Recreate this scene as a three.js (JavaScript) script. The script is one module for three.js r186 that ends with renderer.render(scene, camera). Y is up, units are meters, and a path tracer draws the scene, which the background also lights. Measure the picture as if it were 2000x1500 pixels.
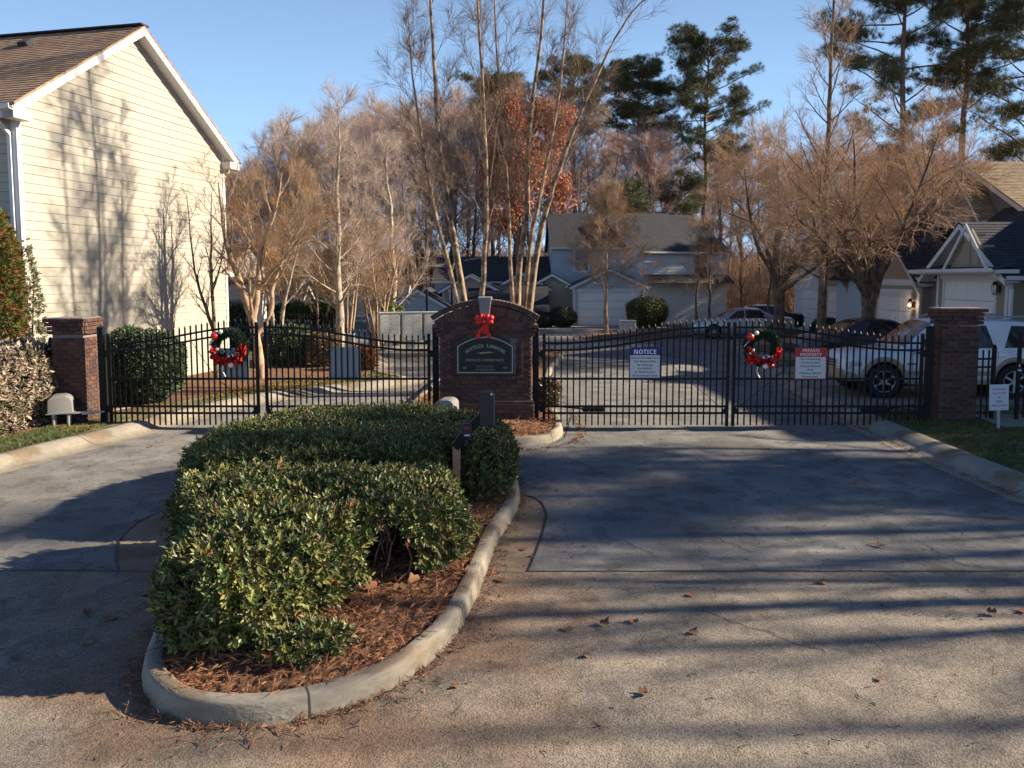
import * as THREE from 'three';
import { mergeGeometries, toCreasedNormals } from 'three/addons/utils/BufferGeometryUtils.js';
import { RoundedBoxGeometry } from 'three/addons/geometries/RoundedBoxGeometry.js';
import { Brush, Evaluator, SUBTRACTION } from 'three-bvh-csg';

// ------------------------------------------------------------------ camera, sky, sun, exposure
const scene = new THREE.Scene();
const camera = new THREE.PerspectiveCamera(56.04, 2000 / 1650, 0.1, 900);
camera.position.set(0, 2.83, 0);
camera.rotation.set(-4.79 * Math.PI / 180, 0, 0);
camera.setViewOffset(2000, 1650, 0, 150, 2000, 1500);
scene.add(camera);

const renderer = new THREE.WebGLRenderer({ antialias: true });
renderer.toneMapping = THREE.LinearToneMapping;
renderer.toneMappingExposure = 2.35;
renderer.shadowMap.enabled = true;
renderer.shadowMap.type = THREE.PCFSoftShadowMap;

const SUN_EL = 25.5 * Math.PI / 180, SUN_AZ = 3.5 * Math.PI / 180;
const sunDir = new THREE.Vector3(Math.cos(SUN_EL) * Math.cos(SUN_AZ), Math.sin(SUN_EL), -Math.cos(SUN_EL) * Math.sin(SUN_AZ));
{ // clear winter sky: pale near the horizon, deep blue overhead
  const W = 256, H = 128, d = new Float32Array(W * H * 4);
  for (let j = 0; j < H; j++) {
    const el = ((j + 0.5) / H - 0.5) * Math.PI;
    const s = Math.max(0, Math.sin(el));
    const k = Math.pow(1 - s, 2.5);
    for (let i = 0; i < W; i++) {
      const o = (j * W + i) * 4;
      let r = 0.01 + 0.295 * k, g = 0.03 + 0.46 * k, b = 0.1 + 0.63 * k;
      if (el < 0) { r *= 0.35; g *= 0.33; b *= 0.3; }
      d[o] = r; d[o + 1] = g; d[o + 2] = b; d[o + 3] = 1;
    }
  }
  const t = new THREE.DataTexture(d, W, H, THREE.RGBAFormat, THREE.FloatType);
  t.mapping = THREE.EquirectangularReflectionMapping; t.magFilter = THREE.LinearFilter; t.minFilter = THREE.LinearFilter;
  t.needsUpdate = true;
  scene.background = t; scene.environment = t;
}
const sun = new THREE.DirectionalLight(new THREE.Color().setRGB(1, 0.875, 0.69), 5);
sun.position.copy(sunDir).multiplyScalar(120).add(new THREE.Vector3(0, 0, -25));
sun.target.position.set(0, 0, -25);
sun.castShadow = true; sun.shadow.mapSize.set(4096, 4096);
Object.assign(sun.shadow.camera, { left: -70, right: 70, top: 60, bottom: -60, near: 1, far: 300 });
sun.shadow.radius = 1.35;
scene.add(sun, sun.target);

// ------------------------------------------------------------------ helpers
const V = (x, y, z) => new THREE.Vector3(x, y, z);
function rng(seed) { let a = seed >>> 0; return () => { a = (a + 0x6D2B79F5) | 0; let t = Math.imul(a ^ (a >>> 15), 1 | a); t = (t + Math.imul(t ^ (t >>> 7), 61 | t)) ^ t; return ((t ^ (t >>> 14)) >>> 0) / 4294967296; }; }
const lerp = (a, b, t) => a + (b - a) * t, clamp = (x, a, b) => Math.min(b, Math.max(a, x));
const sstep = (a, b, x) => { const t = clamp((x - a) / (b - a), 0, 1); return t * t * (3 - 2 * t); };
function hash2(x, y, s) { let h = Math.imul(x, 374761393) + Math.imul(y, 668265263) + Math.imul(s, 2246822519); h = Math.imul(h ^ (h >>> 13), 1274126177); return ((h ^ (h >>> 16)) >>> 0) / 4294967296; }
function vnoise(x, y, s = 1, per = 0) {
  const xi = Math.floor(x), yi = Math.floor(y), fx = x - xi, fy = y - yi, u = fx * fx * (3 - 2 * fx), v = fy * fy * (3 - 2 * fy);
  const w = (n) => per ? ((n % per) + per) % per : n;
  return lerp(lerp(hash2(w(xi), w(yi), s), hash2(w(xi + 1), w(yi), s), u), lerp(hash2(w(xi), w(yi + 1), s), hash2(w(xi + 1), w(yi + 1), s), u), v);
}
function fbm(x, y, s, oct = 4, per = 0) { let a = 0.5, t = 0, n = 0; for (let i = 0; i < oct; i++) { t += a * vnoise(x, y, s + i * 17, per); n += a; a *= 0.5; x *= 2; y *= 2; if (per) per *= 2; } return t / n; }
const toS = (c) => Math.round(255 * clamp(c <= 0.0031308 ? c * 12.92 : 1.055 * Math.pow(c, 1 / 2.4) - 0.055, 0, 1));
function colorTex(n, metres, fn, m = n) {   // fn(u, v) -> linear rgb, tile of `metres`
  const d = new Uint8Array(n * m * 4);
  for (let j = 0; j < m; j++) for (let i = 0; i < n; i++) { const c = fn(i / n, j / m), o = (j * n + i) * 4; d[o] = toS(c[0]); d[o + 1] = toS(c[1]); d[o + 2] = toS(c[2]); d[o + 3] = 255; }
  const t = new THREE.DataTexture(d, n, m); t.colorSpace = THREE.SRGBColorSpace; t.wrapS = t.wrapT = THREE.RepeatWrapping; t.magFilter = THREE.LinearFilter; t.minFilter = THREE.LinearMipmapLinearFilter; t.generateMipmaps = true;
  t.repeat.set(1 / metres, 1 / (metres * m / n)); t.needsUpdate = true; return t;
}
function grayTex(n, metres, fn, m = n) { const t = colorTex(n, metres, (u, v) => { const g = fn(u, v); return [g, g, g]; }, m); t.colorSpace = THREE.NoColorSpace; return t; }
function M(rgb, o = {}) { const m = new THREE.MeshStandardMaterial({ roughness: 0.85, ...o }); m.color.setRGB(...rgb); return m; }
function MP(rgb, o = {}) { const m = new THREE.MeshPhysicalMaterial({ roughness: 0.6, ...o }); m.color.setRGB(...rgb); return m; }

const taken = new Map();
function numbered(name) { const k = taken.get(name) || 0; taken.set(name, k + 1); return k ? name + '_' + String(k).padStart(3, '0') : name; }
function tag(o, label, category, group, kind) { o.userData = { ...o.userData, label, category }; if (group) o.userData.group = group; if (kind) o.userData.kind = kind; return o; }
function thing(name, label, category, p = [0, 0, 0], turn = 0, group) {
  const o = new THREE.Group(); o.name = numbered(name); o.position.set(...p); o.rotation.y = turn; scene.add(o); return tag(o, label, category, group);
}
function shadows(m) { m.castShadow = true; m.receiveShadow = true; return m; }
function part(name, geos, mat, parent) { const g = Array.isArray(geos) ? merge(geos) : geos; const m = shadows(new THREE.Mesh(g, mat)); m.name = name; parent.add(m); return m; }
function solo(name, geos, mat, label, category, group) { const m = part(numbered(name), geos, mat, scene); return tag(m, label, category, group); }
function struct(name, geos, mat, parent = scene) { const m = part(parent === scene ? numbered(name) : name, geos, mat, parent); m.userData.kind = 'structure'; return m; }
function merge(gs) {
  const out = gs.map((g) => { let q = g.index ? g.toNonIndexed() : g; for (const k of Object.keys(q.attributes)) if (!['position', 'normal', 'uv'].includes(k)) q.deleteAttribute(k); return q; });
  return out.length === 1 ? out[0] : mergeGeometries(out, false);
}
function copyThing(o, p, turn, label, sc = 1) { const c = o.clone(); c.name = numbered(o.name.replace(/_\d\d\d$/, '')); c.userData = { ...o.userData }; if (label) c.userData.label = label; c.position.set(...p); c.rotation.y = turn; if (sc !== 1) c.scale.setScalar(1).multiply(typeof sc === 'number' ? V(sc, sc, sc) : V(...sc)); scene.add(c); return c; }
// uv in metres from the dominant axis of each face
function uvm(g) {
  const q = g.index ? g.toNonIndexed() : g; const p = q.attributes.position, n = q.attributes.normal, uv = new Float32Array(p.count * 2);
  for (let i = 0; i < p.count; i++) { const ax = Math.abs(n.getX(i)), ay = Math.abs(n.getY(i)), az = Math.abs(n.getZ(i)); let u, v; if (ay > ax && ay > az) { u = p.getX(i); v = p.getZ(i); } else if (ax > az) { u = p.getZ(i); v = p.getY(i); } else { u = p.getX(i); v = p.getY(i); } uv[2 * i] = u; uv[2 * i + 1] = v; }
  q.setAttribute('uv', new THREE.BufferAttribute(uv, 2)); return q;
}
const at = (g, x, y, z, rx = 0, ry = 0, rz = 0) => { if (rx || ry || rz) g.applyMatrix4(new THREE.Matrix4().makeRotationFromEuler(new THREE.Euler(rx, ry, rz))); return g.translate(x, y, z); };
const box = (w, h, d, x = 0, y = 0, z = 0) => uvm(new THREE.BoxGeometry(w, h, d).translate(x, y, z));
const rbox = (w, h, d, r, x = 0, y = 0, z = 0, s = 2) => uvm(new RoundedBoxGeometry(w, h, d, s, r).translate(x, y, z));
const span = (x0, x1, y0, y1, z0, z1) => box(x1 - x0, y1 - y0, z1 - z0, (x0 + x1) / 2, (y0 + y1) / 2, (z0 + z1) / 2);
const cyl = (r0, r1, h, n = 12, x = 0, y = 0, z = 0) => new THREE.CylinderGeometry(r1, r0, h, n).translate(x, y + h / 2, z);
const sph = (r, x = 0, y = 0, z = 0, a = 16, b = 12) => new THREE.SphereGeometry(r, a, b).translate(x, y, z);
function bar(a, b, w, h = w) { // square bar between two points
  const d = b.clone().sub(a), L = d.length(); const g = new THREE.BoxGeometry(w, h, L); const q = new THREE.Matrix4().lookAt(a, b, Math.abs(d.y) > 0.95 * L ? V(0, 0, 1) : V(0, 1, 0)); g.applyMatrix4(q); const m = a.clone().add(b).multiplyScalar(0.5); return uvm(g.translate(m.x, m.y, m.z));
}
function pipe(pts, r, n = 8, seg = 6) { const c = new THREE.CatmullRomCurve3(pts, false, 'catmullrom', 0.25); return new THREE.TubeGeometry(c, Math.max(2, seg * (pts.length - 1)), r, n, false); }
function flat(pts, y, holes = []) { // horizontal sheet from [x, z] outline; uv in metres
  const s = new THREE.Shape(pts.map(([x, z]) => new THREE.Vector2(x, -z))); for (const h of holes) s.holes.push(new THREE.Path(h.map(([x, z]) => new THREE.Vector2(x, -z))));
  return new THREE.ShapeGeometry(s).rotateX(-Math.PI / 2).translate(0, y, 0);
}
function extrude(pts, depth, bevel = 0, seg = 1) { const s = new THREE.Shape(pts.map(([x, y]) => new THREE.Vector2(x, y))); return uvm(new THREE.ExtrudeGeometry(s, { depth, bevelEnabled: bevel > 0, bevelThickness: bevel, bevelSize: bevel, bevelSegments: seg })); }
function smoothLine(pts, n = 6, closed = false) { const c = new THREE.CatmullRomCurve3(pts.map(([x, z]) => V(x, 0, z)), closed, 'centripetal'); return c.getPoints(n * (pts.length - (closed ? 0 : 1))).map((p) => [p.x, p.z]); }
// sweeps a [offset to the left, height] profile along a ground line
function sweep(line, prof, closed = false) {
  const P = [], I = [], U = [], n = line.length, k = prof.length; let s = 0;
  for (let i = 0; i < n; i++) {
    const a = line[closed ? (i - 1 + n) % n : Math.max(0, i - 1)], b = line[closed ? (i + 1) % n : Math.min(n - 1, i + 1)]; const dx = b[0] - a[0], dz = b[1] - a[1], L = Math.hypot(dx, dz) || 1, nx = dz / L, nz = -dx / L;
    if (i) s += Math.hypot(line[i][0] - line[i - 1][0], line[i][1] - line[i - 1][1]);
    prof.forEach(([o, h], j) => { P.push(line[i][0] + nx * o, h, line[i][1] + nz * o); U.push(s, j * 0.12); });
  }
  const R = closed ? n : n - 1;
  for (let i = 0; i < R; i++) for (let j = 0; j < k - 1; j++) { const a = i * k + j, b = ((i + 1) % n) * k + j; I.push(a, b, a + 1, b, b + 1, a + 1); }
  const g = new THREE.BufferGeometry(); g.setAttribute('position', new THREE.Float32BufferAttribute(P, 3)); g.setAttribute('uv', new THREE.Float32BufferAttribute(U, 2)); g.setIndex(I); g.computeVertexNormals(); return g;
}
function inPoly(x, z, poly) { let c = false; for (let i = 0, j = poly.length - 1; i < poly.length; j = i++) { const [xi, zi] = poly[i], [xj, zj] = poly[j]; if ((zi > z) !== (zj > z) && x < (xj - xi) * (z - zi) / (zj - zi) + xi) c = !c; } return c; }
function edgeDist(x, z, poly) { let m = 1e9; for (let i = 0, j = poly.length - 1; i < poly.length; j = i++) { const [ax, az] = poly[j], [bx, bz] = poly[i]; const dx = bx - ax, dz = bz - az, t = clamp(((x - ax) * dx + (z - az) * dz) / (dx * dx + dz * dz || 1), 0, 1); m = Math.min(m, Math.hypot(x - ax - dx * t, z - az - dz * t)); } return m; }
const bbox = (p) => [Math.min(...p.map((q) => q[0])), Math.max(...p.map((q) => q[0])), Math.min(...p.map((q) => q[1])), Math.max(...p.map((q) => q[1]))];
// copies of a small geometry (leaves, needles, blades) that nobody could count
function scatter(name, geo, mat, list, parent, kind = 'stuff') {
  const im = new THREE.InstancedMesh(geo, mat, list.length); im.name = name; const m = new THREE.Matrix4(), c = new THREE.Color();
  list.forEach((o, i) => { m.compose(o.p, o.q, o.s); im.setMatrixAt(i, m); if (o.c) { c.setRGB(o.c[0], o.c[1], o.c[2]); im.setColorAt(i, c); } });
  im.userData.kind = kind; shadows(im); parent.add(im); return im;
}
const UP = V(0, 1, 0);
function qTo(dir, spin) { const q = new THREE.Quaternion().setFromUnitVectors(UP, dir.clone().normalize()); return q.multiply(new THREE.Quaternion().setFromAxisAngle(UP, spin)); }
function rdir(R) { const z = 2 * R() - 1, a = 6.2832 * R(), r = Math.sqrt(1 - z * z); return V(r * Math.cos(a), z, r * Math.sin(a)); }
// geometry of one leafy sprig: n folded leaves round a short shoot pointing up +y
function sprigGeo(n, L, W, spread, seed, len = 0.06) {
  const R = rng(seed), P = [], Nn = [];
  for (let i = 0; i < n; i++) {
    const a = i * 2.4 + R() * 0.5, h = len * (i / n), tilt = spread * (0.75 + 0.5 * R()) * (1 - 0.35 * i / n), l = L * (0.75 + 0.5 * R()), w = W * (0.8 + 0.4 * R());
    const ax = V(Math.cos(a) * Math.sin(tilt), Math.cos(tilt), Math.sin(a) * Math.sin(tilt)), sd = V(-Math.sin(a), 0, Math.cos(a)), up = new THREE.Vector3().crossVectors(sd, ax).normalize();
    const b = V(0, h, 0), mid = b.clone().addScaledVector(ax, l * 0.5).addScaledVector(up, -w * 0.12), tip = b.clone().addScaledVector(ax, l), l1 = b.clone().addScaledVector(ax, l * 0.48).addScaledVector(sd, w / 2).addScaledVector(up, w * 0.1), r1 = b.clone().addScaledVector(ax, l * 0.48).addScaledVector(sd, -w / 2).addScaledVector(up, w * 0.1);
    for (const t of [[b, l1, mid], [mid, l1, tip], [b, mid, r1], [mid, tip, r1]]) { const nn = new THREE.Vector3().crossVectors(t[1].clone().sub(t[0]), t[2].clone().sub(t[0])).normalize(); for (const v of t) { P.push(v.x, v.y, v.z); Nn.push(nn.x, nn.y, nn.z); } }
  }
  const g = new THREE.BufferGeometry(); g.setAttribute('position', new THREE.Float32BufferAttribute(P, 3)); g.setAttribute('normal', new THREE.Float32BufferAttribute(Nn, 3)); g.setAttribute('uv', new THREE.Float32BufferAttribute(new Float32Array(P.length / 3 * 2), 2)); return g;
}
// thin blades (needles, grass) fanning from the origin
function bladeGeo(n, L, W, spread, seed, bend = 0.2) {
  const R = rng(seed), P = [];
  for (let i = 0; i < n; i++) { const a = 6.2832 * R(), t = spread * Math.sqrt(R()), l = L * (0.7 + 0.5 * R()), d = V(Math.cos(a) * Math.sin(t), Math.cos(t), Math.sin(a) * Math.sin(t)), s = V(-Math.sin(a + R() * 2), 0, Math.cos(a + R() * 2)).multiplyScalar(W / 2); const m = d.clone().multiplyScalar(l * 0.55), e = d.clone().multiplyScalar(l).add(V(d.x * bend * l, -bend * l * 0.5, d.z * bend * l)); const b = V(0, 0, 0); for (const t3 of [[b.clone().sub(s), b.clone().add(s), m.clone().add(s)], [b.clone().sub(s), m.clone().add(s), m.clone().sub(s)], [m.clone().sub(s), m.clone().add(s), e]]) for (const v of t3) P.push(v.x, v.y, v.z); }
  const g = new THREE.BufferGeometry(); g.setAttribute('position', new THREE.Float32BufferAttribute(P, 3)); g.setAttribute('uv', new THREE.Float32BufferAttribute(new Float32Array(P.length / 3 * 2), 2)); g.computeVertexNormals(); return g;
}

// ------------------------------------------------------------------ materials (base colours are real-world albedos)
const spk = (u, v, n, s, per) => hash2(Math.floor(u * n), Math.floor(v * n), s);
const streetMap = colorTex(1024, 1.6, (u, v) => { const f = fbm(u * 6, v * 6, 3, 4, 6), c = vnoise(u * 180, v * 180, 9, 180), e = vnoise(u * 420, v * 420, 19, 420); const pt = sstep(0.56, 0.62, fbm(u * 9 + 3, v * 9, 23, 3, 9)) * 0.22, k = (0.55 + 0.55 * f + 0.75 * (c - 0.5) + 0.45 * (e - 0.5)) * (1 - pt); return [0.3 * k, 0.246 * k, 0.19 * k]; });
const streetBump = grayTex(1024, 1.6, (u, v) => 0.6 * vnoise(u * 180, v * 180, 9, 180) + 0.4 * vnoise(u * 420, v * 420, 19, 420));
const driveMap = colorTex(1024, 2.2, (u, v) => { const f = fbm(u * 5, v * 5, 33, 4, 5), c = vnoise(u * 260, v * 260, 39, 260), e = vnoise(u * 500, v * 500, 49, 500); const pt = sstep(0.55, 0.62, fbm(u * 11 + 3, v * 11, 43, 3, 11)) * 0.25, k = (0.6 + 0.6 * f + 0.6 * (c - 0.5) + 0.4 * (e - 0.5)) * (1 - pt); return [0.222 * k, 0.208 * k, 0.19 * k]; });
const driveBump = grayTex(1024, 2.2, (u, v) => 0.5 * vnoise(u * 260, v * 260, 39, 260) + 0.5 * vnoise(u * 500, v * 500, 49, 500));
const concMap = colorTex(512, 1.5, (u, v) => { const f = fbm(u * 4, v * 4, 53, 5, 4), g = fbm(u * 40, v * 40, 63, 2, 40); const st = sstep(0.52, 0.75, fbm(u * 3 + 5, v * 3, 73, 4, 3)); const k = 0.65 + 0.4 * f + 0.25 * (g - 0.5); return [lerp(0.42, 0.30, st) * k, lerp(0.365, 0.225, st) * k, lerp(0.285, 0.15, st) * k]; });
const concBump = grayTex(512, 1.5, (u, v) => 0.6 * fbm(u * 60, v * 60, 83, 3, 60) + 0.4 * (1 - sstep(0.66, 0.74, fbm(u * 16, v * 16, 85, 3, 16))));
const mulchMap = colorTex(512, 0.9, (u, v) => { const f = fbm(u * 30, v * 14, 91, 3, 30), g = fbm(u * 5, v * 5, 92, 3, 5), c = vnoise(u * 120, v * 50, 93, 120); const k = 0.35 + 0.7 * f * g * 1.6 + 0.5 * (c - 0.5); return [0.26 * k, 0.125 * k, 0.062 * k]; });
const mulchBump = grayTex(512, 0.9, (u, v) => fbm(u * 30, v * 14, 91, 3, 30));
const lawnMap = colorTex(512, 1.4, (u, v) => { const f = fbm(u * 4, v * 4, 101, 4, 4), g = vnoise(u * 150, v * 150, 103, 150); const b = sstep(0.4, 0.65, f), k = 0.5 + 0.9 * g; return [lerp(0.10, 0.23, b) * k, lerp(0.11, 0.17, b) * k, lerp(0.035, 0.085, b) * k]; });
const litterMap = colorTex(512, 3, (u, v) => { const f = fbm(u * 8, v * 8, 111, 4, 8), g = vnoise(u * 130, v * 130, 113, 130); const k = 0.4 + 0.8 * f * 0.8 + 0.5 * (g - 0.3); return [0.20 * k, 0.13 * k, 0.08 * k]; });
const roofMap = (c, s) => colorTex(512, 2, (u, v) => { const row = Math.floor(v * 14), off = (row % 2) * 0.03 + hash2(row, 0, s) * 0.1, tab = Math.floor(((u + off) % 1) * 14), t = 0.72 + 0.42 * hash2(tab, row, s + 1) , g = vnoise(u * 200, v * 200, s + 2, 200), k = t * (0.75 + 0.5 * g) * (0.8 + 0.4 * fbm(u * 3, v * 3, s + 5, 3, 3)); return [c[0] * k, c[1] * k, c[2] * k]; });
const barkMap = (a, b, s) => colorTex(256, 0.5, (u, v) => { const f = fbm(u * 14, v * 4, s, 4, 14), p = sstep(0.45, 0.62, fbm(u * 4, v * 3, s + 7, 3, 4)), k = 0.5 + 0.9 * f; return [lerp(a[0], b[0], p) * k, lerp(a[1], b[1], p) * k, lerp(a[2], b[2], p) * k]; });
const paintBump = grayTex(256, 0.6, (u, v) => fbm(u * 5, v * 60, 121, 3, 60));
const sidingMap = (c, s) => colorTex(512, 3, (u, v) => { const f = fbm(u * 5, v * 9, s, 4, 9), g = fbm(u * 30, v * 240, s + 3, 2, 240), k = 0.93 + 0.1 * f + 0.05 * (g - 0.5); return [c[0] * k, c[1] * k, c[2] * k]; });
const brickTex = colorTex(256, 0.5, (u, v) => { const f = fbm(u * 10, v * 10, 131, 4, 10), g = vnoise(u * 110, v * 110, 133, 110), k = 0.55 + 0.6 * f + 0.4 * (g - 0.5); return [k, k, k]; });
const brickBump = grayTex(256, 0.5, (u, v) => 0.6 * fbm(u * 12, v * 12, 131, 3, 12) + 0.4 * vnoise(u * 110, v * 110, 133, 110));

const mStreet = M([1, 1, 1], { map: streetMap, bumpMap: streetBump, bumpScale: 0.006, roughness: 0.9, vertexColors: true });
const mDrive = M([1, 1, 1], { map: driveMap, bumpMap: driveBump, bumpScale: 0.004, roughness: 0.9, vertexColors: true });
const mConc = M([0.86, 0.86, 0.86], { map: concMap, bumpMap: concBump, bumpScale: 0.008, roughness: 0.92 });
const mApron = M([0.78, 0.64, 0.54], { map: concMap, bumpMap: concBump, bumpScale: 0.002, roughness: 0.92 });
const mMulch = M([1, 1, 1], { map: mulchMap, bumpMap: mulchBump, bumpScale: 0.03, roughness: 1 });
const mLawn = M([1, 1, 1], { map: lawnMap, bumpMap: mulchBump, bumpScale: 0.02, roughness: 1 });
const mLitter = M([1, 1, 1], { map: litterMap, roughness: 1 });
const mTar = M([0.03, 0.027, 0.025], { roughness: 0.7 });
const mSiding = M([1, 1, 1], { map: sidingMap([0.385, 0.348, 0.287], 201), bumpMap: paintBump, bumpScale: 0.0012, roughness: 0.75 });
const sid = (c, s) => M([1, 1, 1], { map: sidingMap(c, s), bumpMap: paintBump, bumpScale: 0.0012, roughness: 0.75 });
const mSidTan = sid([0.27, 0.225, 0.15], 211), mSidPeach = sid([0.40, 0.29, 0.2], 221), mSidGrey = sid([0.2, 0.19, 0.2], 231), mSidBlue = sid([0.38, 0.42, 0.45], 241), mSidWhite = sid([0.56, 0.57, 0.56], 251), mSidOlive = sid([0.29, 0.255, 0.185], 261);
const mTrim = M([0.62, 0.61, 0.59], { roughness: 0.55, bumpMap: paintBump, bumpScale: 0.0005 });
const mDoor = M([0.74, 0.72, 0.68], { roughness: 0.5, bumpMap: paintBump, bumpScale: 0.0005 });
const mRoofBrown = M([1, 1, 1], { map: roofMap([0.31, 0.195, 0.12], 301), roughness: 0.95 });
const mRoofDark = M([1, 1, 1], { map: roofMap([0.04, 0.041, 0.05], 321), roughness: 0.95 });
const mRoofTan = M([1, 1, 1], { map: roofMap([0.30, 0.215, 0.125], 341), roughness: 0.95 });
const mIron = MP([0.008, 0.008, 0.009], { roughness: 0.6, specularIntensity: 0.5 });
const mMortar = M([0.2, 0.172, 0.148], { roughness: 1, bumpMap: concBump, bumpScale: 0.003 });
const mBricks = [[0.12, 0.052, 0.038], [0.09, 0.042, 0.034], [0.15, 0.068, 0.046], [0.07, 0.036, 0.032], [0.11, 0.06, 0.048]].map((c) => M(c, { map: brickTex, bumpMap: brickBump, bumpScale: 0.004, roughness: 0.95 }));
const mTanBricks = [[0.30, 0.19, 0.115], [0.26, 0.155, 0.1], [0.21, 0.12, 0.08], [0.33, 0.225, 0.15]].map((c) => M(c, { map: brickTex, bumpMap: brickBump, bumpScale: 0.004, roughness: 0.95 }));
const mKey = M([0.22, 0.205, 0.19], { map: null, roughness: 0.9, bumpMap: concBump, bumpScale: 0.003 });
const mGlass = MP([0.015, 0.018, 0.022], { roughness: 0.06, clearcoat: 1, clearcoatRoughness: 0.03 });
const mRubber = M([0.016, 0.016, 0.017], { roughness: 0.85 });
const mChrome = M([0.55, 0.56, 0.58], { metalness: 1, roughness: 0.25 });
const mSteel = M([0.42, 0.42, 0.41], { metalness: 0.85, roughness: 0.45 });
const mGreyBox = M([0.23, 0.22, 0.205], { roughness: 0.6 });
const mSignBack = M([0.33, 0.34, 0.37], { roughness: 0.6, metalness: 0.3 });
const mBlackPl = MP([0.012, 0.012, 0.014], { roughness: 0.45 });
const mRed = MP([0.55, 0.02, 0.012], { roughness: 0.32, clearcoat: 0.6, clearcoatRoughness: 0.2 });
const mRedRib = MP([0.62, 0.018, 0.012], { roughness: 0.45, sheen: 0.5, side: THREE.DoubleSide });
const mWhiteBall = MP([0.78, 0.72, 0.64], { roughness: 0.35, clearcoat: 0.4 });
const mSilver = M([0.5, 0.52, 0.54], { roughness: 0.3, metalness: 0.8, side: THREE.DoubleSide });
const leafMat = (c, o = {}) => MP(c, { roughness: 0.42, side: THREE.DoubleSide, ...o });
const barkBirch = M([1, 1, 1], { map: barkMap([0.30, 0.21, 0.135], [0.12, 0.075, 0.048], 401), roughness: 0.95 });
const barkTan = M([1, 1, 1], { map: barkMap([0.40, 0.275, 0.175], [0.27, 0.165, 0.1], 411), roughness: 0.95 });
const barkPale = M([1, 1, 1], { map: barkMap([0.42, 0.35, 0.26], [0.24, 0.19, 0.14], 421), roughness: 0.95 });
const barkDark = M([1, 1, 1], { map: barkMap([0.19, 0.125, 0.08], [0.11, 0.075, 0.052], 431), roughness: 1 });
const barkPine = M([1, 1, 1], { map: barkMap([0.21, 0.125, 0.08], [0.11, 0.07, 0.05], 441), roughness: 1 });
const twigTan = M([0.36, 0.235, 0.14], { roughness: 1 }), twigBrown = M([0.43, 0.275, 0.165], { roughness: 1 }), twigGrey = M([0.44, 0.34, 0.28], { roughness: 1 }), twigRed = M([0.48, 0.31, 0.245], { roughness: 1 }), twigDark = M([0.17, 0.105, 0.07], { roughness: 1 });

// ------------------------------------------------------------------ terrain, street, drive, kerbs, beds
function landY(x, z) {
  const dip = -1.9 * sstep(-34, -42, z) * sstep(1.5, -3, x) * (1 - sstep(-70, -85, z));
  const hill = 5.5 * sstep(-62, -125, z) + 1.1 * sstep(9, 14, x) * sstep(-16, -19, z) * (1 - sstep(-24.5, -27, z)) * 0.62;
  const rough = 0.25 * (fbm(x * 0.08, z * 0.08, 500, 3) - 0.5) * sstep(-45, -60, z);
  return -0.06 + dip + hill + rough;
}
{
  const xs = [], zs = []; for (let x = -260; x <= 260; x += Math.abs(x) < 40 ? 1.5 : 10) xs.push(x); for (let z = -420; z <= 60; z += z > -130 ? 1.5 : 12) zs.push(z);
  const P = [], U = [], I = []; for (const z of zs) for (const x of xs) { P.push(x, landY(x, z), z); U.push(x, z); }
  const w = xs.length; for (let j = 0; j < zs.length - 1; j++) for (let i = 0; i < w - 1; i++) { const a = j * w + i; I.push(a, a + w, a + 1, a + 1, a + w, a + w + 1); }
  const g = new THREE.BufferGeometry(); g.setAttribute('position', new THREE.Float32BufferAttribute(P, 3)); g.setAttribute('uv', new THREE.Float32BufferAttribute(U, 2)); g.setIndex(I); g.computeVertexNormals();
  struct('ground', g, mLitter);
}
// outlines as [x, z]
const islandLine = smoothLine([[-0.02, -10.4], [-0.05, -9.6], [-0.28, -8.3], [-0.42, -7.0], [-0.62, -5.95], [-1.02, -5.25], [-1.6, -4.95], [-2.1, -5.0], [-2.46, -5.35], [-2.68, -6.0], [-3.06, -7.3], [-3.56, -8.7], [-3.82, -10.1], [-3.5, -11.7], [-2.5, -12.5], [-1.1, -12.4], [-0.2, -11.5]], 5, true);
const pylonLine = smoothLine([[0.78, -14.2], [0.45, -13.55], [-0.4, -13.35], [-1.3, -13.5], [-1.95, -14.2], [-2.1, -17], [-1.9, -22], [-1.2, -28], [0.2, -31.3], [1.7, -30.6], [1.75, -29], [1.1, -24], [0.8, -19], [0.82, -16]], 6, true);
const leftKerb = smoothLine([[-9.9, -3], [-8.9, -8.5], [-7.9, -12], [-7.65, -13], [-7.33, -14], [-7.02, -15.4], [-6.72, -16.6], [-5.97, -18.5], [-4.8, -19.8], [-3.25, -21.2], [-3.05, -21.9], [-3.6, -22.6], [-4.0, -23.4], [-4.6, -26.5], [-4.9, -28.3]], 6);
const rightKerb = smoothLine([[9.5, 0], [7.9, -5], [7.15, -9], [7.0, -11], [7.05, -14], [7.2, -17], [7.4, -19.6], [7.75, -22], [8.2, -24.5], [8.9, -28], [9.6, -33], [10.2, -36]], 6);
function tinted(g, fn) { const p = g.attributes.position, c = new Float32Array(p.count * 3); for (let i = 0; i < p.count; i++) c.set(fn(p.getX(i), p.getZ(i)), i * 3); g.setAttribute('color', new THREE.BufferAttribute(c, 3)); return g; }
function sheet(x0, x1, z0, z1, step, y) { const g = new THREE.PlaneGeometry(x1 - x0, z1 - z0, Math.round((x1 - x0) / step), Math.round((z1 - z0) / step)).rotateX(-Math.PI / 2).translate((x0 + x1) / 2, y, (z0 + z1) / 2); const p = g.attributes.position, u = g.attributes.uv; for (let i = 0; i < p.count; i++) u.setXY(i, p.getX(i), p.getZ(i)); return g; }
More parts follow.
